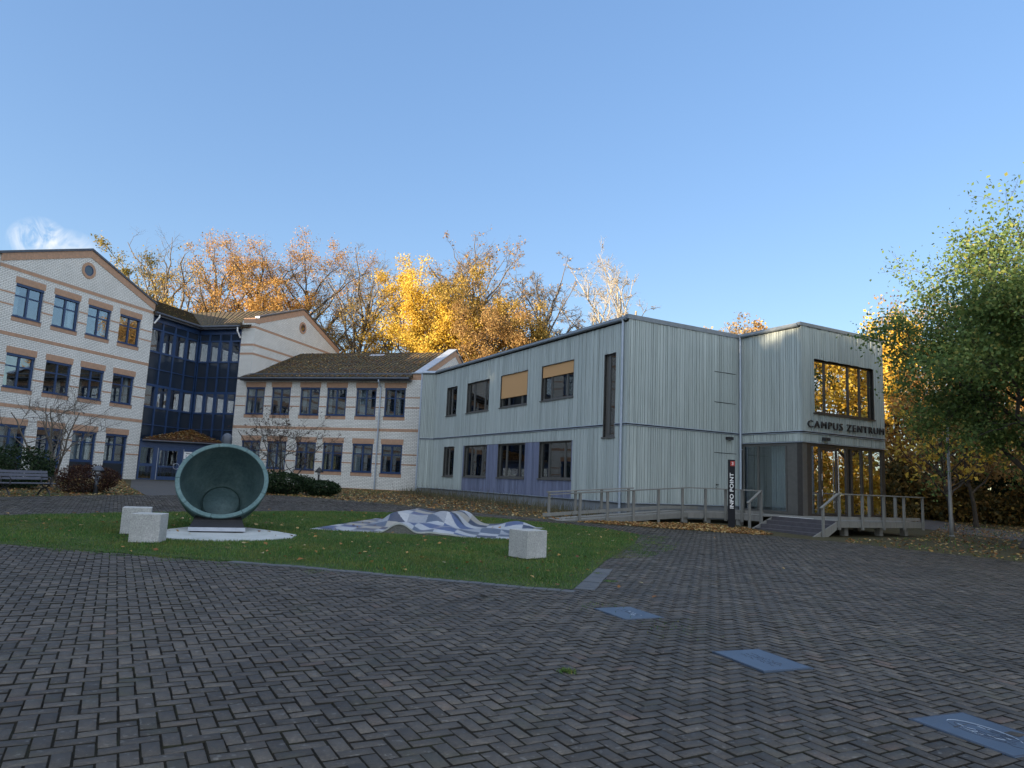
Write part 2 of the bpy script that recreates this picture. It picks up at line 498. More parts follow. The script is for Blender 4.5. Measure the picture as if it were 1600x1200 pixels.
MT['bark'] = pm('grey_brown_bark', (.085, .072, .058), (.15, .132, .11), 5, .9, .5, 20)
MT['barkdark'] = pm('dark_bark', (.040, .034, .028), (.075, .064, .052), 5, .9, .5, 20)
MT['barkpale'] = pm('pale_bark', (.30, .27, .22), (.42, .38, .31), 5, .9, .4, 20)
MT['tarmac'] = pm('dark_tarmac', (.045, .045, .047), (.065, .064, .065), 3, .85, .4, 120)
MT['path'] = pm('grey_path', (.05, .05, .052), (.075, .073, .075), 3, .85, .4, 120)
def soil(name, a, b, c, s=3.0):
    m, t, o = newmat(name); v = tcoord(t)
    col = ramp(t, noise(t, v, s, 8, .7), [(.3, a), (.5, b), (.7, c)])
    princ(t, o, col, .95, bump(t, noise(t, v, 30, 6), .6, .02), spec=.2); return m
MT['soil'] = soil('dark_soil', (.014, .013, .010), (.020, .018, .014), (.028, .031, .016), 1.2)
MT['joint'] = soil('dirty_paver_edge', (.013, .012, .010), (.020, .018, .015), (.028, .030, .016), 1.5)
MT['bed'] = soil('leafy_bed', (.035, .032, .020), (.06, .055, .028), (.085, .062, .032), 2.2)
MT['turf'] = soil('turf_base', (.030, .048, .014), (.040, .066, .018), (.065, .068, .026), 1.2)
def grass_mat(name, stops):
    m, t, o = newmat(name)
    col = ramp(t, island(t), stops)
    n = noise(t, tcoord(t), .9, 5, .65)
    col = mixc(t, ramp(t, n, [(.48, (0, 0, 0)), (.68, (.75, .75, .75))]), col, (.15, .155, .045))
    n2 = noise(t, tcoord(t), .45, 3, .5)
    col = mixc(t, 1.0, col, ramp(t, n2, [(.3, (.70, .74, .72)), (.7, (1.15, 1.12, 1.0))]), 'MULTIPLY')
    d = node(t, 'ShaderNodeBsdfPrincipled', {'Base Color': col, 'Roughness': .55, 'Specular IOR Level': .3})
    tr = node(t, 'ShaderNodeBsdfTranslucent', {'Color': col})
    mx_ = node(t, 'ShaderNodeMixShader', {0: .3, 1: d.outputs[0], 2: tr.outputs[0]})
    t.links.new(mx_.outputs[0], o.inputs[0]); return m
MT['grass'] = grass_mat('grass_blade', [(0, (.048, .12, .028)), (.5, (.078, .17, .042)), (.85, (.125, .21, .052)), (1, (.27, .235, .08))])
MT['weed'] = leaf_mat('dry_weed', [(0, (.09, .08, .05)), (.5, (.13, .115, .07)), (.8, (.08, .09, .04)), (1, (.17, .14, .085))], .25)
MT['litter'] = leaf_mat('fallen_leaf', [(0, (.13, .05, .02)), (.3, (.24, .11, .035)), (.6, (.36, .20, .06)), (.85, (.42, .30, .12)), (1, (.40, .34, .20))], .2)
LM = {
 'orange': [(0, (.30, .15, .045)), (.4, (.43, .23, .065)), (.75, (.50, .30, .09)), (1, (.54, .39, .13))],
 'rust': [(0, (.22, .125, .05)), (.5, (.34, .205, .075)), (.85, (.43, .28, .10)), (1, (.44, .34, .13))],
 'yellow': [(0, (.50, .31, .05)), (.45, (.66, .45, .07)), (.8, (.74, .55, .09)), (1, (.56, .47, .10))],
 'ochre': [(0, (.22, .15, .035)), (.5, (.38, .25, .06)), (.8, (.48, .33, .08)), (1, (.32, .28, .07))],
 'olive': [(0, (.12, .11, .03)), (.5, (.22, .19, .05)), (.8, (.36, .27, .07)), (1, (.45, .32, .08))],
 'tan': [(0, (.24, .16, .08)), (.5, (.36, .25, .13)), (1, (.46, .34, .18))],
 'green': [(0, (.075, .125, .040)), (.4, (.12, .19, .055)), (.75, (.17, .245, .070)), (.93, (.23, .26, .075)), (1, (.34, .30, .085))],
 'darkgreen': [(0, (.012, .026, .012)), (.6, (.022, .045, .018)), (1, (.045, .070, .026))],
 'redbrown': [(0, (.030, .014, .011)), (.6, (.055, .025, .018)), (.95, (.09, .045, .025)), (1, (.25, .17, .07))],
 'thicket': [(0, (.045, .045, .016)), (.4, (.10, .085, .028)), (.7, (.17, .12, .036)), (.92, (.26, .15, .045)), (1, (.42, .30, .06))],
}
for k, v in LM.items(): MT['leaf_' + k] = leaf_mat('leaf_' + k, v, .4)

# ------------------------------------------------------------------ ground, plaza, lawn
def inpoly(px, py, poly):
    c = np.zeros(len(px), bool); n = len(poly)
    for i in range(n):
        x0, y0 = poly[i]; x1, y1 = poly[(i + 1) % n]
        k = ((y0 > py) != (y1 > py))
        with np.errstate(divide='ignore', invalid='ignore'):
            xi = (x1 - x0) * (py - y0) / (y1 - y0 + 1e-12) + x0
        c ^= k & (px < xi)
    return c
def segdist(px, py, poly, closed=True):
    d = np.full(len(px), 1e9); n = len(poly)
    for i in range(n if closed else n - 1):
        a = np.array(poly[i]); b = np.array(poly[(i + 1) % n]); e = b - a
        t = np.clip(((px - a[0]) * e[0] + (py - a[1]) * e[1]) / (e @ e), 0, 1)
        d = np.minimum(d, np.hypot(px - a[0] - t * e[0], py - a[1] - t * e[1]))
    return d

PLAZA = [(-6, 1), (6, 1), (14, 3), (24, 8), (13.77, 19.08), (11.3, 23.3), (9.03, 25.1), (3.03, 26.0), (1.9, 26.5), (-.28, 27.75), (-3.86, 30.4), (-8.53, 33.7), (-13.0, 34.8),
         (-14.6, 29), (-15.3, 28), (-16.75, 23.7), (-20, 17), (-15, 6)]
LAWN = [(1.03, 10.79), (-3.26, 12.0), (-9.14, 13.08), (-12.5, 13.6), (-13.4, 16.2), (-10.63, 20.1), (-7.83, 23.4), (-5.14, 25.6), (-2.0, 26.3), (1.4, 25.2), (3.3, 24.2), (4.2, 22.6), (3.5, 19.4), (2.05, 14.8)]

gx = np.unique(np.concatenate([np.arange(-40, 41, 1.0), np.linspace(-400, 400, 41)]))
gy = np.unique(np.concatenate([np.arange(-10, 71, 1.0), np.linspace(-400, 400, 41)]))
GX, GY = np.meshgrid(gx, gy)
GZ = gz(GX, GY)
nx, ny = len(gx), len(gy)
idx = np.arange(nx * ny).reshape(ny, nx)
Fg = np.stack([idx[:-1, :-1], idx[:-1, 1:], idx[1:, 1:], idx[1:, :-1]], -1).reshape(-1, 4)
tag(link('ground', np_mesh('ground', np.stack([GX, GY, GZ], -1).reshape(-1, 3), Fg, MT['bed'], True), None), kind='structure')

def sheet(name, poly, off, mat, step=1.0, thick=.0):
    """a sheet following the ground inside a polygon: polygon is cut into strips so that it bends with the slope"""
    bm = bmesh.new()
    vs = [bm.verts.new((p[0], p[1], 0)) for p in poly]
    f = bm.faces.new(vs)
    if f.normal.z < 0: f.normal_flip()
    xs = [p[0] for p in poly]; ys = [p[1] for p in poly]
    for ax, lo, hi in ((0, min(xs), max(xs)), (1, min(ys), max(ys))):
        c = lo + step
        while c < hi:
            no = (1, 0, 0) if ax == 0 else (0, 1, 0)
            co = (c, 0, 0) if ax == 0 else (0, c, 0)
            bmesh.ops.bisect_plane(bm, geom=bm.verts[:] + bm.edges[:] + bm.faces[:], plane_co=co, plane_no=no)
            c += step
    for v in bm.verts: v.co.z = gzf(v.co.x, v.co.y) + off
    bmesh.ops.recalc_face_normals(bm, faces=bm.faces[:])
    me = bpy.data.meshes.new(name); bm.to_mesh(me); bm.free()
    if len(me.polygons) and me.polygons[0].normal.z < 0: me.flip_normals()
    finish(me, mat, True)
    return tag(link(name, me, None), kind='structure')

sheet('lawn', LAWN, .036, MT['turf'])
sheet('entrance_path', [(-13.0, 34.8), (-14.6, 29), (-19, 36), (-27.2, 51.5), (-20.2, 50.3), (-16.5, 44)], .012, MT['tarmac'], 1.5)
sheet('side_path', [(20.6, 37), (21.2, 29.6), (27, 27.5), (26.4, 33), (27, 46), (24, 46)], .010, MT['path'], 1.5)

# plates set into the paving: centre, heading
PLATES = [((1.56, 9.06), R(-52)), ((2.45, 6.90), R(-52)), ((3.33, 5.06), R(-50))]
PW, PL = .62, .80

def make_paving():
    rng = np.random.default_rng(4)
    w = .108; ang = R(28.91)
    ca, sa = math.cos(ang), math.sin(ang)
    n = 460
    k = np.arange(-n, n)
    # herringbone lattice: (1,1) and (4,0); one lying and one standing brick per cell
    a = np.arange(-900, 900); b = np.arange(-160, 160)
    A, B = np.meshgrid(a, b)
    ox = (A + 4 * B).ravel().astype(float); oy = A.ravel().astype(float)
    cx = np.concatenate([ox + 1.0, ox + .5]) * w
    cy = np.concatenate([oy + .5, oy + 2.0]) * w
    ori = np.concatenate([np.zeros(len(ox), bool), np.ones(len(ox), bool)])
    X = cx * ca - cy * sa; Y = cx * sa + cy * ca
    Y = Y + 16
    keep = (Y > 1.5) & (Y < 36) & (np.abs(X) < .80 * Y + 3.5)
    X, Y, ori = X[keep], Y[keep], ori[keep]
    keep = inpoly(X, Y, PLAZA) & ~(inpoly(X, Y, LAWN) & (segdist(X, Y, LAWN) > .12))
    X, Y, ori = X[keep], Y[keep], ori[keep]
    N = len(X)
    hx = np.where(ori, w / 2, w) - .0032; hy = np.where(ori, w, w / 2) - .0032
    j = rng.normal(0, .0016, (N, 2)); th = ang + rng.normal(0, .006, N)
    zt = gz(X, Y) + .028 + rng.normal(0, .0022, N) + .006 * np.sin(X * .9 + 1.3 * np.sin(Y * .5)) * np.sin(Y * .8)
    tx = rng.normal(0, .014, N); ty = rng.normal(0, .014, N)
    V = np.zeros((N, 8, 3))
    for q, (sx, sy) in enumerate(((-1, -1), (1, -1), (1, 1), (-1, 1))):
        for lay, (ins, dz) in enumerate(((.0045, 0.0), (0.0, -.013))):
            lx = sx * (hx - ins); ly = sy * (hy - ins)
            V[:, q + 4 * lay, 0] = X + j[:, 0] + lx * np.cos(th) - ly * np.sin(th)
            V[:, q + 4 * lay, 1] = Y + j[:, 1] + lx * np.sin(th) + ly * np.cos(th)
            V[:, q + 4 * lay, 2] = zt + dz + lx * tx + ly * ty
    f = np.array([(0, 1, 2, 3), (4, 5, 1, 0), (5, 6, 2, 1), (6, 7, 3, 2), (7, 4, 0, 3)])
    F = (np.arange(N)[:, None, None] * 8 + f[None]).reshape(-1, 4)
    o = link('plaza_paving', np_mesh('plaza_paving', V.reshape(-1, 3), F, [paver_mat(), MT['joint']], False, np.tile([0, 1, 1, 1, 1], N)), None)
    tag(o, kind='structure')
make_paving()
sheet('paving_joint_sand', PLAZA, .017, MT['soil'])

# grey stone setts edging the front corner of the lawn
def setts(path, width, name):
    mb = MB(); rng = random.Random(5)
    for (x0, y0), (x1, y1) in zip(path[:-1], path[1:]):
        L = math.hypot(x1 - x0, y1 - y0); n = max(1, int(L / .20)); dx, dy = (x1 - x0) / L, (y1 - y0) / L
        for i in range(n):
            a, b = i * L / n + .006, (i + 1) * L / n - .006
            z = gzf(x0 + dx * a, y0 + dy * a)
            jz = rng.uniform(-.003, .003); wj = width + rng.uniform(-.008, .008)
            P = []
            for t, s in ((a, 0), (b, 0), (b, wj), (a, wj)):
                P.append((x0 + dx * t + dy * s, y0 + dy * t - dx * s, z + .010 + jz))
            mb.prism(P, (0, 0, .032))
    o = mb.build(name, MT['kerb'], bevel=.006)
    return tag(o, kind='structure')
setts([(-4.6, 12.24), (-3.26, 12.0), (1.08, 10.70)], .20, 'lawn_edging_front')
setts([(1.06, 10.86), (1.74, 13.55)], .30, 'lawn_edging_side')

rng0 = np.random.default_rng(11)
def scatter_poly(poly, n, rng):
    P = np.array(poly); lo, hi = P.min(0), P.max(0)
    out = np.zeros((0, 2))
    while len(out) < n:
        q = rng.uniform(lo, hi, (n, 2)); out = np.concatenate([out, q[inpoly(q[:, 0], q[:, 1], poly)]])
    return out[:n]
def blades(name, P, h, w, mat, rng, lean=.5, kind='stuff', off=.03):
    """grass blades: two stacked tapering quads each"""
    N = len(P); a = rng.uniform(0, 2 * math.pi, N); la = rng.uniform(0, 2 * math.pi, N); ll = np.abs(rng.normal(0, lean, N))
    z = gz(P[:, 0], P[:, 1]) + off
    V = np.zeros((N, 6, 3))
    for i, (f, wd) in enumerate(((0, 1), (.55, .75), (1, .12))):
        for k, s in enumerate((-1, 1)):
            V[:, i * 2 + k, 0] = P[:, 0] + s * np.cos(a) * w * wd / 2 + np.cos(la) * ll * h * f * f
            V[:, i * 2 + k, 1] = P[:, 1] + s * np.sin(a) * w * wd / 2 + np.sin(la) * ll * h * f * f
            V[:, i * 2 + k, 2] = z + h * f * (1 - .25 * ll * f)
    f = np.array([(0, 1, 3, 2), (2, 3, 5, 4)])
    F = (np.arange(N)[:, None, None] * 6 + f[None]).reshape(-1, 4)
    return link(name, np_mesh(name, V.reshape(-1, 3), F, mat), None)
SLABP = [(-7.45, 15.2), (-6.9, 14.98), (-6.0, 15.05), (-5.3, 15.55), (-4.85, 16.35), (-4.9, 16.9), (-5.5, 17.35), (-6.3, 17.75), (-7.0, 17.85), (-7.55, 17.4), (-7.75, 16.6), (-7.7, 15.8)]
MATP = [(-5.05, 18.45), (0.05, 18.7), (1.2, 22.7), (-4.1, 22.6)]
g = scatter_poly(LAWN, 150000, rng0)
gi = ~inpoly(g[:, 0], g[:, 1], [((x + 6.3) * .99 - 6.3, (y - 16.3) * .99 + 16.3) for x, y in SLABP]) & ~inpoly(g[:, 0], g[:, 1], MATP)
edge = segdist(g[:, 0], g[:, 1], LAWN)
gi &= rng0.uniform(0, 1, len(g)) < np.clip(.45 + edge * 1.2, 0, 1)
g = g[gi]
gh = rng0.uniform(.03, .075, len(g)) * np.clip(.55 + segdist(g[:, 0], g[:, 1], LAWN) * 1.3, 0, 1) * (1 + .35 * np.sin(g[:, 0] * 2.3 + g[:, 1]) * np.sin(g[:, 1] * 1.7))
tag(blades('lawn_grass', g, gh, .013, MT['grass'], rng0, .6), 'short green grass of the plaza lawn', 'grass', kind='stuff')
# straggling grass in the worn right edge of the lawn
RAG = [(2.0, 15.2), (3.4, 19.4), (4.1, 22.6), (5.1, 22.6), (4.9, 19.6), (3.2, 16)]
g = scatter_poly(RAG, 9000, rng0)
cl_ = np.sin(g[:, 0] * 7.1 + 3 * np.sin(g[:, 1] * 3)) * np.sin(g[:, 1] * 6.3) + rng0.normal(0, .35, len(g)) + (3.2 + (g[:, 1] - 15) * .17 - g[:, 0]) * .8
g = g[cl_ > .15]
gc = np.concatenate([rng0.normal((x, y), s, (n, 2)) for x, y, s, n in ((.57, 6.2, .03, 160), (1.75, 11.9, .05, 120), (1.65, 12.8, .06, 150), (-8, 12.9, .15, 160), (-6.6, 12.4, .2, 120), (-4.4, 11.9, .2, 110), (-3.0, 11.5, .15, 90), (1.2, 9.5, .2, 60), (1.9, 8.3, .2, 60))])
le = np.array([(-13.2, 13.75), (-9.14, 13.05), (-3.26, 11.97), (.9, 10.72)]); k = rng0.integers(0, 3, 9000); u = rng0.uniform(0, 1, (9000, 1))
gl = le[k] + (le[k + 1] - le[k]) * u; wv_ = .10 + .09 * np.sin(gl[:, 0] * 3.1) + .06 * np.sin(gl[:, 0] * 8.7); wv_ = np.where(gl[:, 0] > -4, wv_ * .35, wv_)
gl[:, 1] -= np.abs(rng0.normal(0, 1, 9000)) * np.clip(wv_, .02, None) - .05
g = np.concatenate([g, gc, gl])
tag(blades('stray_grass', g, rng0.uniform(.015, .045, len(g)), .010, MT['grass'], rng0, .8, off=.02), 'thin tufts of grass straggling over the paving', 'grass', kind='stuff')

def leaf_quads(P, size, rng, flat=0.0, wid=.7):
    """diamond leaves centred at P, random orientation; flat=1 lies on the ground"""
    N = len(P)
    n = rng.normal(0, 1, (N, 3)); n[:, 2] = np.abs(n[:, 2]) + flat * 6
    n /= np.linalg.norm(n, axis=1)[:, None]
    r = rng.normal(0, 1, (N, 3)); a = np.cross(n, r); a /= np.linalg.norm(a, axis=1)[:, None]; b = np.cross(n, a)
    s = (size * rng.uniform(.65, 1.35, N))[:, None]
    fold = n * s * rng.uniform(-.1, .22, N)[:, None]
    V = np.stack([P - a * s * .5, P - b * s * .5 * wid + fold, P + a * s * .5, P + b * s * .5 * wid + fold], 1)
    F = np.arange(N * 4).reshape(-1, 4)
    return V.reshape(-1, 3), F
def litter(name, P, size, label, off=.035):
    z = gz(P[:, 0], P[:, 1]) + off + rng0.uniform(0, .02, len(P))
    V, F = leaf_quads(np.stack([P[:, 0], P[:, 1], z], 1), size, rng0, .45)
    tag(link(name, np_mesh(name, V, F, MT['litter']), None), label, 'leaves', kind='stuff')
BED_DECK = [(2.6, 26.4), (9.03, 25.3), (9.7, 26.0), (9.6, 28.3), (8.2, 29.3), (3.2, 27.2)]
BED_CAMPUS = [(1.9, 26.9), (-.28, 27.9), (-3.86, 30.6), (-8.53, 33.8), (-6.8, 51.5), (5.0, 30.6)]
BED_L = [(-16.75, 23.9), (-15.4, 28), (-14.9, 29.5), (-19, 36), (-27, 50), (-30, 45), (-24, 24)]
BED_R = [(13.9, 19.4), (11.3, 23.6), (11.8, 25.0), (16.6, 28.4), (20, 33.5), (30, 48), (42, 48), (26, 20)]
BED_W = [(-13.0, 35.0), (-8.53, 33.9), (-6.9, 52), (-20, 50), (-16, 43)]
litter('leaf_litter_ramp', np.concatenate([scatter_poly(BED_DECK, 3600, rng0)]), .12, 'orange and brown fallen leaves heaped along the foot of the ramp', .03)
litter('leaf_litter_beds', np.concatenate([scatter_poly(BED_CAMPUS, 3200, rng0), scatter_poly(BED_L, 3800, rng0), scatter_poly(BED_R, 4200, rng0), scatter_poly(BED_W, 2600, rng0)]), .12, 'fallen leaves scattered over the planting beds', .02)
lp = np.concatenate([scatter_poly(LAWN, 340, rng0), scatter_poly(PLAZA, 46, rng0), np.array([(2.2, 11.6), (1.75, 11.0), (-6.6, 13.3), (-4.4, 13.1)])])
litter('scattered_leaves', lp, .10, 'single dry leaves scattered on the lawn and the paving', .07)
wd = scatter_poly(BED_CAMPUS, 5200, rng0)
dwall = (wd[:, 0] - 5.08) * .875 + (wd[:, 1] - 30.8) * .4834   # distance out from the long timber front (negative = outside)
wd = wd[(dwall < -.1) & (dwall > -3.2 - .6 * rng0.normal(0, 1, len(wd)))]
tag(blades('dry_weeds', wd, rng0.uniform(.12, .5, len(wd)) * np.where(rng0.uniform(0, 1, len(wd)) < .12, 1.9, 1), .022, MT['weed'], rng0, .35, off=0), 'tall dry weeds and grasses along the timber building', 'weeds', kind='stuff')
wg = np.concatenate([scatter_poly(BED_R, 9000, rng0), scatter_poly(BED_L, 5000, rng0), scatter_poly(BED_W, 3500, rng0), scatter_poly(BED_DECK, 500, rng0)])
cl_ = np.sin(wg[:, 0] * 1.1 + 2 * np.sin(wg[:, 1] * .7)) * np.sin(wg[:, 1] * .9) + rng0.normal(0, .4, len(wg))
wg = wg[cl_ > .1]
tag(blades('bed_grass', wg, rng0.uniform(.03, .13, len(wg)), .02, MT['grass'], rng0, .8, off=0), 'patchy rough grass in the beds under the trees', 'grass', kind='stuff')

# ------------------------------------------------------------------ window kit
WC = {}
def window(parent, fr, u0, u1, z0, z1, style, extra=None, wo=0.0):
    w, h = round(u1 - u0, 3), round(z1 - z0, 3)
    key = (style, w, h)
    if key not in WC:
        f, p, s, l, bs_ = MB(), MB(), MB(), MB(), MB()
        if style in ('blue', 'bluetall'):
            y0, y1, b = .11, .19, .085
            f.box(0, b, y0, y1, 0, h); f.box(w - b - .05, w, y0 - .02, y1, 0, h); f.box(b, w - b - .05, y0, y1, h - .13, h); f.box(b, w - b - .05, y0, y1, 0, b + .03)
            f.box(0.004, w - .004, .02, .11, h - .15, h - .002)             # shutter box
            zb = b + .03
            if style == 'bluetall':
                zb = h * .42
                f.box(b, w - b - .05, y0, y1, zb - .16, zb)
                f.box(b, w - b - .05, y0 + .02, y1 - .02, b + .03, zb - .16, 1)
            zt = zb + (h - .13 - zb) * .66
            f.box(w / 2 - .075, w / 2 + .045, y0 - .012, y1 - .01, zb, h - .13)
            f.box(b, w / 2 - .075, y0 - .004, y1 - .01, zt - .04, zt + .04); f.box(w / 2 + .045, w - b - .05, y0 - .004, y1 - .01, zt - .04, zt + .04)
            p.box(b - .01, w - b - .04, .155, .165, zb - .01, h - .12)
            s.box(-.06, w + .05, -.05, y0, -.035, .0); 
            l.box(-.07, w + .07, -.010, .06, h + .0, h + .40)
            bs_.box(-.04, w + .04, -.010, .06, -.29, -.037)
            if style == 'bluetall': bs_ = MB()
        else:
            y0, y1, b = .10, .17, .07
            cuts = {'alu3': (.27, .76), 'alu1': (.36,), 'slit': (.3,), 'picture': (.205, .60, .80)}[style]
            f.box(0, b, y0, y1, 0, h); f.box(w - b, w, y0, y1, 0, h); f.box(b, w - b, y0, y1, h - b, h); f.box(b, w - b, y0, y1, 0, b + .02)
            for c in cuts: f.box(w * c - .05, w * c + .05, y0 - .008, y1 - .008, b, h - b)
            if style == 'slit': f.box(b, w * .3 - .05, y0 + .01, y1 - .01, b, h - b)
            p.box(b - .01, w - b + .01, .135, .145, b + .01, h - b + .01)
            s.box(-.09, w + .05, -.085, y0, -.06, -.0)
            # metal reveal lining
            f.box(-.025, 0.0, -.035, y1, -.0, h); f.box(w, w + .025, -.035, y1, 0, h); f.box(-.025, w + .025, -.035, y1, h, h + .025)
        fm = {'blue': [MT['blue'], MT['bluedark']], 'bluetall': [MT['blue'], MT['bluedark']], 'alu3': [MT['alu']], 'alu1': [MT['alu']], 'slit': [MT['alu']], 'picture': [MT['aludark']]}[style]
        WC[key] = (f.mesh('window', fm), p.mesh('pane', MT['glasscoat'] if style == 'picture' else MT['glass']), s.mesh('sill', fm[:1]), l.mesh('lintel', MT['band']) if l.v else None, bs_.mesh('brick_sill', MT['band']) if bs_.v else None)
    m = WC[key]
    a = fr.pt(u0, wo)
    o = link('window', m[0], None, parent, (a[0], a[1], z0), fr.rz)
    link('pane', m[1], None, o); link('sill', m[2], None, o)
    if m[3]: link('lintel', m[3], None, o)
    if m[4]: link('brick_sill', m[4], None, o)
    if extra:
        for kind, v in extra.items():
            mb = MB()
            if kind == 'blind':
                mb.box(.015, w - .015, .03, .05, h - v, h - .01); mb.build('blind', MT['blind'], o)
            if kind == 'curtain':
                for c0, c1 in v:
                    k0 = int(c0 * w / .06); k1 = int(c1 * w / .06)
                    for k in range(k0, k1):
                        mb.box(k * .06, k * .06 + .062, .36 + (.02 if k % 2 else 0), .39 + (.02 if k % 2 else 0), .1, h - .1)
                mb.build('curtain', MT['curtain'], o)
            if kind == 'pots':
                for c in v:
                    mb.lathe([(.0, .1), (.07, .1), (.10, .26), (.0, .26)], 10, 0, (c * w, .3, 0))
                mb.build('window_pots', MT['white'], o)
    return o

# ------------------------------------------------------------------ timber-clad building
P3 = (12.86, 30.94); RZC = R(28.91)
camp = empty('timber_clad_building', (P3[0], P3[1], 0), RZC, 'two-storey building clad in pale sage grey vertical boards with a glazed ground-floor corner', 'building')
ZB, ZBELT, ZTOP = .88, 4.22, 9.08
FA = Fr('Y', -6.9, 25.2); FB = Fr('X', -6.9, 3.55); FC = Fr('Y', 0, 3.55); FD = Fr('X', 0, 0)
FE = Fr('X', -6.9, 25.2)
LA = 25.2 - 3.55
def ya(s0, s1): return (LA - s1, LA - s0)
WA_U = [ya(4.25, 7.25) + (5.84, 7.68), ya(8.75, 11.85) + (5.80, 7.68), ya(13.3, 16.4) + (5.77, 7.68), ya(17.95, 19.6) + (5.77, 7.68)]
WA_L = [ya(4.25, 7.25) + (1.78, 3.66), ya(8.75, 11.85) + (1.76, 3.66), ya(13.3, 16.4) + (1.74, 3.66), ya(17.95, 19.6) + (1.72, 3.66)]
WA_S = [ya(.86, 1.70) + (3.74, 7.56)]
WD = [(.81, 5.08, 5.18, 7.62)]
wall = MB()
holes_wall(wall, FA, 0, LA, .84, ZTOP - .05, WA_U + WA_L + WA_S, .3)
holes_wall(wall, FB, 0.3, 6.9, .84, ZTOP - .05, [], .3)
holes_wall(wall, FC, 0, 3.25, 3.84, ZTOP - .05, [], .3)
holes_wall(wall, FD, 0, 5.87, 3.84, ZTOP - .05, WD, .3)
wall.box(5.57, 5.87, 0.3, 25.2, .62, ZTOP - .05); wall.box(-6.6, 5.57, 24.9, 25.2, .62, ZTOP - .05)
wall.build('wall', MT['cladbase'], camp)
ins = MB()
ins.box(-6.6, 5.57, 3.86, 24.9, .55, .62); ins.box(-6.6, 5.57, 3.86, 24.9, 4.1, 4.3); ins.box(.3, 5.57, .3, 3.86, 4.1, 4.3); ins.box(-6.6, 5.57, 3.86, 24.9, 8.85, 8.9)
ins.box(-2.6, -2.45, 4.0, 24.85, .62, 8.85)
for yy in (8.5, 13.0, 17.6, 22.2): ins.box(-6.59, -2.6, yy, yy + .1, .62, 8.85)
ins.box(.3, 5.57, .3, 3.86, 8.85, 8.9); ins.box(.0, 5.85, .01, 3.86, .5, .60); ins.box(1.2, 5.5, 3.6, 3.75, .62, 4.1)
ins.build('interior', MT['inner'], camp)
def planks(mb, fr, u0, u1, z0, z1, holes, rng, wr=(.10, .21)):
    u = u0
    while u < u1 - .02:
        w = rng.choice((wr[0], wr[0] * 1.35, (wr[0] + wr[1]) / 2, wr[1]))
        e = min(u + w, u1)
        if u1 - e < .05: e = u1
        a, b = u + .011, e - .011
        cuts = sorted({a, b, *[x for hh in holes for x in hh[:2] if a < x < b]})
        t = .028 + rng.choice((0, .006, .012))
        for c, d in zip(cuts[:-1], cuts[1:]):
            if d - c < .006: continue
            m = (c + d) / 2; zz = [(z0, z1)]
            for hh in holes:
                if hh[0] <= m <= hh[1]:
                    nz = []
                    for p, q in zz:
                        if hh[3] <= p or hh[2] >= q: nz.append((p, q)); continue
                        if hh[2] > p + .02: nz.append((p, hh[2]))
                        if hh[3] < q - .02: nz.append((hh[3], q))
                    zz = nz
            for p, q in zz: mb.fbox(fr, c, d, 0.001, t, p, q)
        u = e
rg = random.Random(3)
PUR = ya(4.15, 16.6)
purple = [(PUR[0], PUR[1], ZB, 3.69)]
hA = WA_U + WA_L + WA_S
cl = MB(); planks(cl, FA, 0, LA, ZB, ZBELT, hA + purple, rg); planks(cl, FA, 0, LA, ZBELT + .11, ZTOP - .22, hA, rg)
cl.build('cladding', MT['clad'], camp)
cl = MB(); planks(cl, FA, PUR[0], PUR[1], ZB, 3.67, WA_L, rg)
tag(cl.build('cladding', MT['cladb'], camp), 'lilac blue boards between the ground-floor windows')
cl = MB(); planks(cl, FB, -.03, 6.9, ZB, ZBELT, [], rg, (.11, .19)); planks(cl, FB, -.03, 6.9, ZBELT + .11, ZTOP - .02, [], rg, (.11, .19))
cl.build('cladding', MT['clad'], camp)
cl = MB(); planks(cl, FC, 0, 3.55, 3.86, ZBELT, [], rg); planks(cl, FC, 0, 3.55, ZBELT + .11, ZTOP - .1, [], rg); cl.build('cladding', MT['clad'], camp)
cl = MB(); planks(cl, FD, -.03, 5.87, 3.86, ZBELT, [], rg, (.11, .19)); planks(cl, FD, -.03, 5.87, ZBELT + .11, ZTOP - .02, WD, rg, (.11, .19)); cl.build('cladding', MT['clad'], camp)
# belt flashings, base flashings, roof edge
for z, t in ((ZBELT + .012, .022), (ZBELT + .085, .03)):
    for fr, a, b in ((FA, 0, WA_S[0][0] - .03), (FA, WA_S[0][1] + .03, LA), (FB, -.075, 6.9), (FC, 0, 3.55), (FD, -.075, 5.9)):
        bl = MB(); bl.fbox(fr, a, b, .0, .075, z, z + t); bl.build('belt_flashing', MT['zinc'], camp)
for fr, a, b, z in ((FA, 0, LA, ZB - .035), (FB, -.06, 6.9, ZB - .035), (FC, 0, 3.55, 3.815), (FD, -.06, 5.9, 3.815)):
    bl = MB(); bl.fbox(fr, a, b, -.02, .06, z, z + .03); bl.build('base_flashing', MT['zinc'], camp)
pl = MB()
pl.fbox(FA, 0, LA, -.3, -.03, -.1, ZB - .037); pl.fbox(FB, .3, 6.9, -.3, -.03, -.1, ZB - .037)
pl.build('plinth', MT['plinth'], camp)
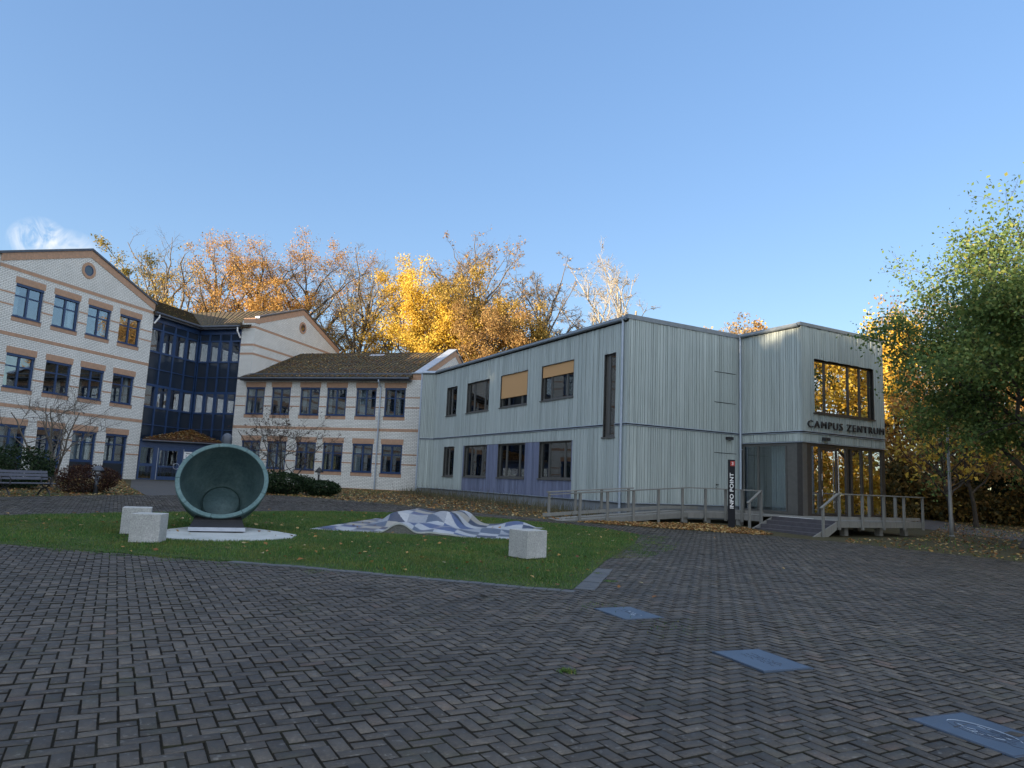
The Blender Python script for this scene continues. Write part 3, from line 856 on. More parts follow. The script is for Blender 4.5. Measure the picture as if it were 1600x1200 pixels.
# short return face at the far end, turned towards the brick wing
rz_ = R(-44.5); ex_ = (-6.9 + 1.05 * math.cos(R(135.5)), 25.2 + 1.05 * math.sin(R(135.5)), 0); FX0 = Fr('X', 0, 0)
q = MB(); holes_wall(q, FX0, 0, 1.05, .84, ZTOP - .05, [], .3); q.build('wall', MT['cladbase'], camp, loc=ex_, rz=rz_)
q = MB(); planks(q, FX0, 0, 1.04, ZB, ZBELT, [], rg, (.09, .13)); planks(q, FX0, 0, 1.04, ZBELT + .11, ZTOP - .2, [], rg, (.09, .13)); q.build('cladding', MT['clad'], camp, loc=ex_, rz=rz_)
for z0_, z1_, nm_ in ((ZB - .035, ZB - .005, 'base_flashing'), (ZBELT + .012, ZBELT + .034, 'belt_flashing'), (ZBELT + .085, ZBELT + .115, 'belt_flashing')):
    q = MB(); q.fbox(FX0, 0, 1.05, 0, .07, z0_, z1_); q.build(nm_, MT['zinc'], camp, loc=ex_, rz=rz_)
q = MB(); q.fbox(FX0, 0, 1.05, -.3, -.03, -.1, ZB - .037); q.build('plinth', MT['plinth'], camp, loc=ex_, rz=rz_)
q = MB(); q.fbox(FX0, -.05, 1.05, .01, .11, ZTOP - .02, ZTOP + .045); q.tube([self_pt(FX0, -.05, .12, ZTOP - .09), self_pt(FX0, 1.1, .12, ZTOP - .09)], .075, 10); q.build('gutter', MT['zinc'], camp, loc=ex_, rz=rz_)
q = MB(); a_ = self_pt(FX0, -.06, .06, .4); q.tube([a_, (a_[0], a_[1], ZTOP - .1)], .06, 10); q.build('downpipe', MT['zinc'], camp, loc=ex_, rz=rz_)
rf = MB()
rf.box(-6.95, 5.9, 3.5, 25.25, ZTOP - .05, ZTOP + .02); rf.box(0.0, 5.9, -.03, 3.5, ZTOP - .05, ZTOP + .02)
rf.build('roof', MT['zincdark'], camp)
pe = MB()
pe.fbox(FB, -.12, 6.9, -.12, .07, ZTOP - .10, ZTOP + .10); pe.fbox(FD, -.12, 5.95, -.12, .07, ZTOP - .02, ZTOP + .13)
pe.build('parapet_capping', MT['zincmid'], camp)
gu = MB()
gu.fbox(FA, -.05, LA - .12, .01, .11, ZTOP - .02, ZTOP + .045); gu.fbox(FC, -.1, 3.4, .01, .11, ZTOP + .06, ZTOP + .11)
for fr, a, b, z in ((FA, -.1, LA - .06, ZTOP - .09), (FC, -.02, 3.5, ZTOP - .02)):
    p0 = self_pt(fr, a, .12, z); p1 = self_pt(fr, b, .12, z)
    gu.tube([p0, p1], .075, 10)
gu.build('gutter', MT['zincmid'], camp)
def downpipe(parent, fr, u, w, z0, z1, r=.055):
    mb = MB(); a = self_pt(fr, u, w, z0); b = self_pt(fr, u, w, z1 - .15); c = self_pt(fr, u, w + .04, z1)
    mb.tube([a, b, c], r, 10)
    zz = z0 + .9
    while zz < z1 - .5:
        mb.tube([self_pt(fr, u, w, zz), self_pt(fr, u, w, zz + .05)], r + .012, 10); mb.fbox(fr, u - .02, u + .02, 0, w, zz, zz + .03); zz += 2.0
    return mb.build('downpipe', MT['zinc'], parent)
downpipe(camp, FA, LA - .28, .12, .3, ZTOP - .1); downpipe(camp, FC, .14, .13, .62, ZTOP - .05); None
for i, q in enumerate(WA_U):
    ex = {0: {'blind': .62, 'curtain': [(.0, .22)]}, 1: {'blind': 1.35}, 2: {'curtain': [(.03, .25)]}, 3: None}[i]
    window(camp, FA, *q, 'alu3' if i < 3 else 'alu1', ex)
for i, q in enumerate(WA_L):
    ex = {0: {'curtain': [(.0, .12)]}, 1: {'pots': (.36, .55)}, 2: {'pots': (.34, .42, .5, .6), 'curtain': [(.85, .98)]}, 3: {'curtain': [(.05, .9)]}}[i]
    window(camp, FA, *q, 'alu3' if i < 3 else 'alu1', ex)
window(camp, FA, *WA_S[0], 'slit')
window(camp, FD, *WD[0], 'picture')
# door outlines cut into the short board front
dj = MB()
for u0, u1, z in ((5.15, 6.55, 7.16), (5.15, 6.55, 5.70), (5.15, 6.6, 3.30)):
    dj.fbox(FB, u0, u1, .043, .047, z, z + .03)
dj.build('flush_door_joint', MT['letters'], camp)
hd = MB(); hd.fbox(FB, 5.25, 5.42, .05, .09, 1.80, 1.83); hd.fbox(FB, 5.26, 5.29, .04, .09, 1.79, 1.84); hd.fbox(FB, 5.26, 5.29, .04, .06, 1.66, 1.70); hd.build('door_handle', MT['iron'], camp)
# glazed corner, ground floor
ZG0, ZG1 = .64, 3.80
fm = MB()
fm.fbox(FC, 0, 3.1, -.12, -.02, ZG0, ZG0 + .12); fm.fbox(FC, 0, 3.1, -.12, -.02, ZG1 - .12, ZG1)
for u in (.12, 1.02, 2.62): fm.fbox(FC, u, u + .07, -.13, -.01, ZG0 + .12, ZG1 - .12)
fm.build('glazing_frame', MT['alu'], camp)
for a, b in ((.19, 1.02), (1.09, 2.62)):
    gp = MB(); gp.fbox(FC, a, b, -.075, -.065, ZG0 + .12, ZG1 - .12); gp.build('glazing', MT['glass'], camp)
cp = MB(); cp.fbox(FC, 2.72, 3.55, -.30, -.015, ZG0 - .02, ZG1 + .01); tag(cp.build('corner_post', MT['alu'], camp))
# front glazing with the door
fm = MB()
fm.fbox(FD, 0.0, .62, -.28, -.02, ZG0 - .02, ZG1); fm.fbox(FD, 5.62, 5.87, -.28, -.02, ZG0 - .02, ZG1)
fm.fbox(FD, .62, 5.62, -.14, -.03, ZG1 - .12, ZG1); fm.fbox(FD, .62, 5.62, -.14, -.03, ZG0 - .02, ZG0 + .08)
mull = (.62, 1.22, 2.35, 3.02, 3.40, 4.12, 4.52, 4.90, 5.55)
for u, w_ in ((1.18, .10), (3.0, .16), (3.32, .14), (4.10, .12), (4.78, .14)): fm.fbox(FD, u, u + w_, -.15, -.02, ZG0 + .08, ZG1 - .12)
fm.build('glazing_frame', MT['aludark'], camp)
for a, b in ((.62, 1.18), (2.42, 3.0), (3.46, 4.10), (4.22, 4.78), (4.92, 5.62)):
    gp = MB(); gp.fbox(FD, a, b, -.085, -.075, ZG0 + .08, ZG1 - .12); gp.build('glazing', MT['glasscoat'], camp)
dr = MB(); a, b = 1.30, 2.40
dr.fbox(FD, a, a + .09, -.13, -.04, ZG0, ZG1 - .14); dr.fbox(FD, b - .09, b, -.13, -.04, ZG0, ZG1 - .14); dr.fbox(FD, a + .09, b - .09, -.13, -.04, ZG0, ZG0 + .12); dr.fbox(FD, a + .09, b - .09, -.13, -.04, ZG1 - .26, ZG1 - .14)
dro = dr.build('door', MT['aludark'], camp)
q = MB(); q.fbox(FD, a + .085, b - .085, -.09, -.08, ZG0 + .11, ZG1 - .25); q.build('pane', MT['glasscoat'], dro)
q = MB(); q.tube([self_pt(FD, b - .06, .05, ZG0 + .3), self_pt(FD, b - .06, .05, ZG1 - .35)], .022, 8); q.fbox(FD, b - .07, b - .05, -.04, .05, ZG0 + .6, ZG0 + .63); q.fbox(FD, b - .07, b - .05, -.04, .05, ZG1 - .6, ZG1 - .57); q.build('handle', MT['steel'], dro)
q = MB()
for zz in (ZG0 + .15, ZG0 + .85, ZG0 + 1.55, ZG0 + 2.5): q.tube([self_pt(FD, a - .01, -.01, zz), self_pt(FD, a - .01, -.01, zz + .3)], .018, 8)
q.build('hinge', MT['steel'], dro)
cu = MB()
for k in range(14): cu.box(.55 + (k % 2) * .03, .60 + (k % 2) * .03, 1.2 + k * .07, 1.27 + k * .07, .65, 3.7)
cu.build('entrance_curtain', MT['curtain'], camp)

def text_mesh(name, txt, size, ext, mat, spacing=1.0, bold=0.0, width=None):
    cu_ = bpy.data.curves.new(name, 'FONT'); cu_.body = txt; cu_.size = size; cu_.extrude = ext; cu_.space_character = spacing; cu_.offset = bold
    o = bpy.data.objects.new(name, cu_); COL.objects.link(o)
    dg = bpy.context.evaluated_depsgraph_get()
    me = bpy.data.meshes.new_from_object(o.evaluated_get(dg))
    bpy.data.objects.remove(o); bpy.data.curves.remove(cu_)
    co = np.empty(len(me.vertices) * 3, np.float32); me.vertices.foreach_get('co', co); co = co.reshape(-1, 3)
    co[:, 0] -= co[:, 0].min(); co[:, 1] -= co[:, 1].min()
    if width: co[:, 0] *= width / co[:, 0].max()
    # stand it up: x right, z up, -y out
    co = np.stack([co[:, 0], -co[:, 2], co[:, 1]], 1)
    me.vertices.foreach_set('co', co.ravel()); me.materials.clear(); me.materials.append(mat); me.update()
    me.name = name
    return me
p = Matrix.Rotation(RZC, 3, 'Z') @ Vector((.29, -.085, 4.50))
wl = empty('wall_lettering', (P3[0] + p.x, P3[1] + p.y, p.z), RZC, 'raised dark letters spelling CAMPUS ZENTRUM on the board front', 'lettering')
for word, x0, wd_ in (('CAMPUS', 0.0, 2.36), ('ZENTRUM', 2.68, 2.74)):
    link('word', text_mesh('word', word, .45, .03, MT['letters'], 1.25, .0, wd_), None, wl, (x0, 0, 0))

def wall_lamp(x, y, z, rz, label):
    t = empty('wall_lamp', (x, y, z), rz, label, 'lamp', 'black wall lamps over the deck')
    mb = MB(); mb.box(-.17, .17, -.20, 0, -.02, .12); mb.build('housing', MT['letters'], t, bevel=.02)
    mb = MB(); mb.box(-.13, .13, -.17, -.03, -.028, -.018); mb.build('lens', MT['pale_metal'], t)
def cw(x, y): 
    p = Matrix.Rotation(RZC, 3, 'Z') @ Vector((x, y, 0)); return P3[0] + p.x, P3[1] + p.y
x, y = cw(-6.9 + 6.05, 3.55 - .045); wall_lamp(x, y, 3.98, RZC, 'small black lamp on the windowless board wall')
x, y = cw(1.42, -.045); wall_lamp(x, y, 3.98, RZC, 'small black lamp on the board front above the glass door')

# ------------------------------------------------------------------ deck, ramp, steps
deck = empty('timber_deck', (P3[0], P3[1], 0), RZC, 'weathered timber deck with ramp and railings in front of the timber-clad building', 'deck')
ZD = .62
def boards(mb, x0, x1, y0, y1, zf, along='x', bw=.14):
    rr = random.Random(8)
    if along == 'x':
        v = y0
        while v < y1 - .02:
            e = min(v + bw, y1); mb.add([(x0, v + .004, zf(x0) - .035), (x1, v + .004, zf(x1) - .035), (x1, e - .004, zf(x1) - .035), (x0, e - .004, zf(x0) - .035),
                (x0, v + .004, zf(x0)), (x1, v + .004, zf(x1)), (x1, e - .004, zf(x1)), (x0, e - .004, zf(x0))],
                [(0, 3, 2, 1), (4, 5, 6, 7), (0, 1, 5, 4), (1, 2, 6, 5), (2, 3, 7, 6), (3, 0, 4, 7)]); v = e
def zr(x):  # ramp height
    return .19 + (ZD - .19) * min(1, max(0, (x + 11.7) / 6.4))
b = MB()
boards(b, -2.65, 2.70, -3.55, -.03, lambda x: ZD); boards(b, -3.1, -.32, -.03, 1.5, lambda x: ZD); boards(b, -3.1, -2.65, -.55, -.03, lambda x: ZD)
boards(b, -5.3, -.32, 1.5, 3.2, lambda x: ZD); boards(b, -11.7, -5.3, 1.5, 2.9, zr)
b.build('deck_boards', MT['deck'], deck)
fs = MB()
def fascia(p, q, h=.19, t=.045, drop=.0):
    P = Vector((p[0], p[1], p[2] - h / 2 - drop)); Q = Vector((q[0], q[1], q[2] - h / 2 - drop)); fs.bar(P, Q, t, h)
fascia((-2.65, -3.575, ZD - .037), (2.72, -3.575, ZD - .037), .20); fascia((2.725, -3.55, ZD - .037), (2.725, -.05, ZD - .037), .20)
fascia((-3.125, -.53, ZD - .037), (-3.125, 1.47, ZD - .037), .20); fascia((-5.3, 1.475, ZD - .037), (-3.1, 1.475, ZD - .037), .20)
fascia((-11.7, 1.475, zr(-11.7) - .037), (-5.3, 1.475, ZD - .037), .18)
fascia((-11.7, 2.925, zr(-11.7) - .037), (-5.3, 2.925, ZD - .037), .18)
fs.build('fascia', MT['deck'], deck)
kb = MB()   # raised kerb boards on the far side of ramp and deck
kb.bar((-11.5, 2.86, zr(-11.5) + .13), (-5.3, 2.86, ZD + .13), .04, .13); kb.bar((-5.3, 2.86, ZD + .13), (-3.4, 2.86, ZD + .13), .04, .13)
kb.bar((-2.4, -3.50, ZD + .10), (2.68, -3.50, ZD + .10), .04, .12)
kb.bar((-3.06, -.5, ZD + .10), (-3.06, 1.45, ZD + .10), .04, .12); kb.bar((-11.3, 1.55, zr(-11.3) + .06), (-5.3, 1.55, ZD + .06), .03, .04)
kb.bar((-5.3, 1.55, ZD + .06), (-3.1, 1.55, ZD + .06), .03, .04)
kb.build('kerb_board', MT['deck'], deck)
def post(x, y, z0, z1, wx=.10, wy=.07):
    mb = MB(); mb.box(x - wx / 2, x + wx / 2, y - wy / 2, y + wy / 2, z0, z1); mb.build('post', MT['deck'], deck, bevel=.006)
for x in (-2.58, -1.22, .10, 1.40, 2.66): post(x, -3.635, .30, ZD + .98)
for y in (-2.4, -1.2, -.25): post(2.785, y, .30, ZD + .98, .07, .12)
for y in (-.50, .5, 1.40): post(-3.185, y, .28, ZD + .98, .07, .12)
for i in range(6):
    x = -4.35 - i * 1.28; post(x, 1.415, max(.06, zr(x) - .38), zr(x) + .98)
for x in (-11.15, -9.9, -8.6, -7.2): post(x, 2.985, .15, zr(x) + .98)
for x, y in ((-1.6, -3.1), (.55, -3.1), (2.2, -3.1), (2.2, -1.0), (-3.0, .8), (-5.3, 1.7), (-7.4, 1.7), (-4.0, 1.7)):
    mb = MB(); mb.box(x - .11, x + .11, y - .11, y + .11, -.1, ZD - .06 if x > -5.4 else zr(x) - .06); mb.build('support_post', MT['deck'], deck)
hr = MB()
ZR = ZD + 1.0
hr.bar((-2.64, -3.635, ZR), (2.72, -3.635, ZR), .12, .045); hr.bar((2.785, -3.58, ZR), (2.785, -.15, ZR), .12, .045)
hr.bar((-3.185, -.55, ZR), (-3.185, 1.36, ZR), .12, .045); hr.bar((-5.3, 1.415, ZR), (-3.13, 1.415, ZR), .12, .045)
hr.bar((-11.2, 1.415, zr(-11.2) + 1.0), (-5.3, 1.415, ZR), .12, .045)
hr.bar((-11.25, 2.985, zr(-11.25) + 1.0), (-6.95, 2.985, zr(-6.95) + 1.0), .12, .045); hr.bar((-11.2, 2.92, zr(-11.2) + .90), (-6.95, 2.92, zr(-6.95) + .90), .05, .035)
hr.bar((-2.66, -3.635, ZR), (-3.62, -3.635, ZR - .55), .10, .045, up=(0.5, 0, .8)); hr.bar((-3.19, -.52, ZR), (-4.05, -.60, ZR - .52), .10, .045, up=(0.5, 0, .8))
hr.build('handrail', MT['deck'], deck)
post(-3.50, -3.635, 0.0, ZR - .50); post(-3.95, -.60, 0.05, ZR - .48)
sk = MB()
for k in range(4):
    x1 = -2.65 - .33 * k; zt_ = ZD - .155 * (k + 1) + .0
    sk.box(x1 - .36, x1, -3.52, -.62, zt_ - .045, zt_); sk.box(x1 - .03, x1, -3.50, -.64, zt_, zt_ + .11)
sk.box(-2.70, -2.652, -3.5, -.62, ZD - .19, ZD - .006)
sk.build('steps', MT['step'], deck)
st = MB()
for y in (-3.56, -.59): st.prism([(-2.66, y - .02, ZD - .04), (-3.99, y - .02, .04), (-3.99, y - .02, -.04), (-3.3, y - .02, -.04), (-2.66, y - .02, ZD - .32)], (0, .04, 0))
st.build('stringer', MT['deck'], deck)
ws = MB(); ws.box(-2.66, -2.55, -2.5, -.95, ZD + .001, ZD + .012); ws.build('edge_strip', MT['white'], deck)

# info pillar
tot = empty('info_pillar', (8.8, 27.95, gzf(8.8, 27.95)), R(-14), 'tall black signpost reading INFO POINT with a red number square', 'sign')
mb = MB(); mb.box(-.135, .135, -.05, .05, -.1, 2.68); mb.build('panel', MT['totem'], tot, bevel=.008)
mb = MB(); mb.box(-.04, .125, -.056, -.0505, 2.43, 2.62); mb.build('number_square', MT['red'], tot)
me = text_mesh('number', '3', .16, .003, MT['white'], 1, .002); o = link('number', me, None, tot, (.008, -.0595, 2.47))
me = text_mesh('lettering', 'INFO POINT', .19, .003, MT['white'], 1.05, .004, 1.38)
o = link('lettering', me, None, tot, (.075, -.0535, .78)); o.rotation_euler = (0, R(-90), 0)

# ------------------------------------------------------------------ brick buildings (common axes: x back, y left)
WR = (-6.787, 52.6); RZB = R(90 - 15.58)
def brick_empty(name, label): return empty(name, (WR[0], WR[1], 0), RZB, label, 'building')
def bw(x, y, z=0):
    p = Matrix.Rotation(RZB, 3, 'Z') @ Vector((x, y, 0)); return (WR[0] + p.x, WR[1] + p.y, z)
def bands(mb, fr, u0, u1, holes, zz, th=.012, h=.22):
    for z in zz: mb.fbox(fr, u0, u1, -.03, th, z - h / 2, z + h / 2)
def pier_bands(mb, fr, u0, u1, holes, rows, th=.008, h=.10):
    for za, zb in rows:
        hs = sorted([hh for hh in holes if hh[2] < (za + zb) / 2 < hh[3]])
        edges = [u0] + [x for hh in hs for x in (hh[0], hh[1])] + [u1]
        for a, b in zip(edges[0::2], edges[1::2]):
            if b - a > .05:
                for f in (.31, .66): mb.fbox(fr, a, b, -.03, th, za + (zb - za) * f - h / 2, za + (zb - za) * f + h / 2)
def slope_band(mb, fr, pts, h, w0, w1):
    """band under a sloping line pts [(u,z)..] of height h measured vertically"""
    for (ua, za), (ub, zb) in zip(pts[:-1], pts[1:]):
        P = [self_pt(fr, ua, w0, za), self_pt(fr, ub, w0, zb), self_pt(fr, ub, w0, zb - h), self_pt(fr, ua, w0, za - h)]
        a = Vector(self_pt(fr, ua, w1, 0)) - Vector(self_pt(fr, ua, w0, 0))
        mb.prism(P, a)
def gable_poly(mb, fr, pts, th):
    P = [self_pt(fr, u, 0, z) for u, z in pts]
    a = Vector(self_pt(fr, 0, -th, 0)) - Vector(self_pt(fr, 0, 0, 0))
    mb.prism(P, a)
def round_window(parent, fr, u, z, r):
    mt = Matrix.Rotation(math.pi / 2, 3, 'X') if fr.k == 'X' else Matrix.Rotation(-math.pi / 2, 3, 'Y')
    c = self_pt(fr, u, 0, z)
    mb = MB(); mb.lathe([(r, -.02), (r, .04), (r * 1.55, .035), (r * 1.55, -.02)], 28, 0, c, mt); o = mb.build('round_window', MT['band'], parent)
    mb = MB(); mb.lathe([(r, -.01), (r, .03), (r * .84, .03), (r * .84, -.01)], 28, 0, c, mt); mb.build('frame', MT['blue'], o)
    mb = MB(); mb.lathe([(r * .85, .012), (.001, .012)], 28, 0, c, mt); mb.build('pane', MT['glassround'], o)
def _mk(name, c, r, s):
    m, t, o = newmat(name); princ(t, o, c, r, None, 0, s); return m
MT["glassround"] = _mk("round_pane_glass", (.02, .03, .04), .05, 1.0)
def plane_roof(name, parent, polys, mat, th=.12, course=.0):
    mb = MB()
    for P in polys:
        mb.prism(P, (0, 0, th))
        if course and len(P) == 4:      # overlapping tile courses from eave to ridge
            e0, e1, r1, r0 = [Vector(q) + Vector((0, 0, th)) for q in P]
            n = max(3, int(((r0 + r1) / 2 - (e0 + e1) / 2).length / course))
            nr = (e1 - e0).cross(r0 - e0).normalized()
            if nr.z < 0: nr = -nr
            for k in range(n):
                a0, a1 = e0 + (r0 - e0) * k / n, e1 + (r1 - e1) * k / n
                b0, b1 = e0 + (r0 - e0) * (k + 1) / n, e1 + (r1 - e1) * (k + 1) / n
                vs = [a0, a1, b1, b0, a0 + nr * .06, a1 + nr * .06, b1 + nr * .012, b0 + nr * .012]
                f_ = [(4, 5, 6, 7), (0, 1, 5, 4), (0, 4, 7, 3), (1, 2, 6, 5)]
                if (vs[5] - vs[4]).cross(vs[7] - vs[4]).z < 0: f_ = [t_[::-1] for t_ in f_]
                mb.add(vs, f_)
    return mb.build(name, mat, parent)

def gable_block(xa, xb, yf, depth, label, cols, frontname, nwin=True, tall=True, curtains=True, seed=1):
    """three-storey brick block with a wide gable to the front (looks to -y)"""
    B = brick_empty('brick_building', label)
    fr = Fr('X', xa, yf); L = xb - xa; xm = L / 2
    holes = []
    for c0, c1 in cols: holes += [(c0, c1, 10.29, 12.36), (c0, c1, 5.94, 8.03), (c0, c1, .42, 3.72)]
    w = MB(); holes_wall(w, fr, 0, L, 0, 13.3, holes, .35)
    gable_poly(w, fr, [(0, 13.3), (L, 13.3), (L, 13.88), (xm, 16.05), (0, 13.88)], .35)
    w.box(xa, xa + .35, yf + .35, yf + depth, 0, 13.6); w.box(xb - .35, xb, yf + .35, yf + depth, 0, 13.6); w.box(xa + .35, xb - .35, yf + depth - .35, yf + depth, 0, 13.6)
    w.build('wall', MT['brick'], B)
    t = MB(); bands(t, fr, -.005, L + .005, [], (13.17, 9.16, 4.85)); pier_bands(t, fr, 0, L, holes, ((10.29, 12.36), (5.94, 8.03), (1.75, 3.72)))
    slope_band(t, fr, [(-.01, 13.88), (xm, 16.06), (L + .01, 13.88)], .50, -.03, .03)
    for z in (13.17, 9.16, 4.85, 11.66, 10.93, 7.38, 6.66, 3.1, 2.4): t.box(xb - .02, xb + .01, yf + .005, yf + 1.2, z - .07, z + .07)
    t.build('brick_bands', MT['band'], B)
    ft = MB(); ft.fbox(fr, .0, L, -.02, .04, 0, .40); ft.build('footing', MT['plinth'], B)
    sl = (16.06 - 13.88) / xm
    plane_roof('roof', B, [[(xa - .1, yf + .04, 13.88 - .1 * sl), (xa + xm, yf + .04, 16.06), (xa + xm, yf + depth, 16.06), (xa - .1, yf + depth, 13.88 - .1 * sl)],
                           [(xb + .1, yf + .04, 13.88 - .1 * sl), (xa + xm, yf + .04, 16.06), (xa + xm, yf + depth, 16.06), (xb + .1, yf + depth, 13.88 - .1 * sl)]], MT['tile'])
    v = MB(); slope_band(v, fr, [(-.16, 14.02 - .16 * sl), (xm, 16.22), (L + .16, 14.02 - .16 * sl)], .15, -.35, .09); v.build('verge_capping', MT['zincdark'], B)
    inn = MB()
    inn.box(xa + .36, xb - .36, yf + 4.2, yf + 4.3, 0.4, 13.0)
    for z in (.36, 4.5, 8.8, 13.1): inn.box(xa + .36, xb - .36, yf + .36, yf + 4.2, z, z + .1)
    for c in (3.5, 6.2, 8.9): inn.box(xa + c - .1, xa + c + .1, yf + .36, yf + 4.2, .46, 13.1)
    inn.build('interior', MT['innerdark'], B)
    rr = random.Random(seed)
    if nwin:
        for k, h in enumerate(holes):
            st_ = 'bluetall' if h[2] < 1 else 'blue'
            ex = None
            if h[2] < 1: ex = {'curtain': [(.08, .45), (.55, .9)]} if rr.random() < .7 else None
            elif rr.random() < .6: ex = {'curtain': [(.78, .92)]} if rr.random() < .6 else {'curtain': [(.05, .3)]}
            window(B, fr, *h, st_, ex)
        round_window(B, fr, xm - .05, 14.62, .36)
    return B
# front gable block: facade y=20.09, x -17.69..-5.39 (u from the near end)
cols = [(1.15, 3.07), (3.83, 5.74), (6.45, 8.39), (9.18, 11.12)]
gb = gable_block(-17.69, -5.39, 20.09, 13.5, 'three-storey cream brick block with a round gable window and orange bands', cols, 'front')

# recessed link of the complex, plus an unseen block added to shade the plaza
def side_block(xa, xb, yf, label, name='brick_building'):
    B = brick_empty(name, label); fr = Fr('X', xa, yf); L = xb - xa
    n = int(L / 2.8); holes = []
    for i in range(n):
        c = (i + .5) * L / n
        holes += [(c - .95, c + .97, 10.29, 12.36), (c - .95, c + .97, 5.94, 8.03), (c - .95, c + .97, 1.66, 3.72)]
    w = MB(); holes_wall(w, fr, 0, L, 0, 13.35, holes, .35); w.box(xa, xa + .35, yf + .35, yf + 13, 0, 13.35); w.box(xb - .35, xb, yf + .35, yf + 13, 0, 13.35); w.box(xa + .35, xb - .35, yf + 12.65, yf + 13, 0, 13.35)
    w.build('wall', MT['brick'], B)
    t = MB(); bands(t, fr, 0, L, [], (13.17, 9.16, 4.85)); pier_bands(t, fr, 0, L, holes, ((10.29, 12.36), (5.94, 8.03), (1.66, 3.72))); t.build('brick_bands', MT['band'], B)
    inn = MB(); inn.box(xa + .36, xb - .36, yf + 4, yf + 4.1, .4, 13.2)
    for z in (.36, 4.5, 8.8): inn.box(xa + .36, xb - .36, yf + .36, yf + 4, z, z + .1)
    inn.build('interior', MT['innerdark'], B)
    plane_roof('roof', B, [[(xa, yf - .3, 13.2), (xb, yf - .3, 13.2), (xb, yf + 6.5, 16.25), (xa, yf + 6.5, 16.25)], [(xa, yf + 13.3, 13.2), (xb, yf + 13.3, 13.2), (xb, yf + 6.5, 16.25), (xa, yf + 6.5, 16.25)]], MT['tile'])
    g_ = MB(); g_.tube([(xa, yf - .38, 13.22), (xb, yf - .38, 13.22)], .09, 10); g_.fbox(fr, 0, L, 0, .3, 13.0, 13.15); g_.build('gutter', MT['zincdark'], B)
    for h in holes: window(B, fr, *h, 'blue')
    return B
side_block(-46.0, -17.72, 20.6, 'long three-storey cream brick block continuing past the left edge of the picture')
side_block(-98.0, -46.03, 9.0, 'unseen long cream brick block added far left behind the viewer to block the low sun')

# two-storey wing
wing = brick_empty('brick_wing', 'two-storey cream brick wing with a mossy brown tiled roof and blue windows')
FW = Fr('Y', 0, 15.0)      # u = 15 - y
LW = 15.0
def yw(s0, s1): return (LW - s1, LW - s0)
WW = [(1.27, 2.98), (3.68, 5.39), (6.20, 7.93), (8.53, 10.28), (11.15, 12.97), (13.53, 15.0 - .0)]
WW[5] = (13.2, 14.72); WW[4] = (11.10, 12.7)
WW = [(1.27, 2.98), (3.68, 5.39), (6.22, 7.93), (8.55, 10.28), (11.15, 12.87), (13.52, 15.24)]
LW = 16.2
FW = Fr('Y', 0, 16.2)
hW = []
for s0, s1 in WW: hW += [yw(s0, s1) + (6.04, 8.22), yw(s0, s1) + (1.76, 3.92)]
# the first 1.2 m (u 0..1.2) is the front pillar of the taller block: same brick, wing stops at y=16.2
w = MB(); holes_wall(w, FW, 0, LW, 0, 9.0, hW, .35)
FG = Fr('X', 0, 0)
gable_poly(w, FG, [(.35, 0), (13.8, 0), (13.8, 9.2), (6.9, 12.2), (.35, 9.2)], .35)
w.box(13.45, 13.8, .35, 15, 0, 9.0)
w.build('wall', MT['brick'], wing)
t = MB(); bands(t, FW, 0, LW, [], (5.0,)); bands(t, FW, 0, LW, [], (8.92,), h=.16)
pier_bands(t, FW, 0, LW, hW, ((6.04, 8.22), (1.76, 3.92)))
slope_band(t, FG, [(-.02, 9.30), (6.9, 12.38), (13.8, 9.30)], .50, -.03, .03)
t.box(-.02, .35, -.012, .75, 8.98, 9.32)
t.build('brick_bands', MT['band'], wing)
ft = MB(); ft.fbox(FW, 0, LW, -.02, .03, 0, .55); tag(ft.build('footing', MT['band'], wing))
rfm = plane_roof('roof', wing, [[(-.55, .75, 8.84), (6.9, .75, 12.10), (6.9, 15.02, 12.10), (-.55, 15.6, 8.84)], [(14.3, .4, 8.84), (6.9, .4, 12.10), (6.9, 15.02, 12.10), (14.3, 15.02, 8.84)]], MT['tile'], course=.36)
mb = MB(); sl_ = (12.10 - 8.84) / 7.45
mb.prism([(.0, .8, 8.84 + .55 * sl_ + .14), (.08, .8, 8.84 + .63 * sl_ + .14), (.08, 15.3, 8.84 + .63 * sl_ + .14), (.0, 15.3, 8.84 + .55 * sl_ + .14)], (0, 0, .12)); mb.build('snow_guard', MT['zincdark'], rfm)
mb = MB(); mb.prism([(5.9, 6.3, 8.84 + 6.45 * sl_ + .13), (6.35, 6.3, 8.84 + 6.9 * sl_ + .13), (6.35, 7.6, 8.84 + 6.9 * sl_ + .13), (5.9, 7.6, 8.84 + 6.45 * sl_ + .13)], (0, 0, .05)); mb.build('roof_hatch', MT['pale_metal'], rfm)
v = MB()
for (ua, za), (ub, zb) in (((-.1, 9.34), (6.9, 12.46)), ((6.9, 12.46), (13.9, 9.34))):
    v.prism([(ua, -.12, za), (ub, -.12, zb), (ub, .62, zb), (ua, .62, za)], (0, 0, .07))
v.box(-.14, .4, -.12, .82, 9.32, 9.38)
v.build('verge_capping', MT['zinc'], wing)
gt = MB(); gt.tube([(-.62, .8, 8.86), (-.62, 15.7, 8.86)], .085, 10); gt.box(-.5, 0, .8, 15.6, 8.72, 8.80); gt.build('gutter', MT['zincdark'], wing)
dp = MB(); pp = [(-.6, 3.3, 8.8), (-.6, 3.3, 8.62), (-.12, 3.3, 8.25), (-.12, 3.3, .35)]; dp.tube(pp, .055, 10)
for zz in (1.0, 2.6, 4.4, 6.2, 7.8): dp.tube([(-.12, 3.3, zz), (-.12, 3.3, zz + .05)], .068, 10)
dp.build('downpipe', MT['zinc'], wing)
inn = MB(); inn.box(3.6, 3.7, .4, 16.0, .4, 8.7)
for z in (.45, 4.5, 8.65): inn.box(.36, 3.6, .4, 16.0, z, z + .1)
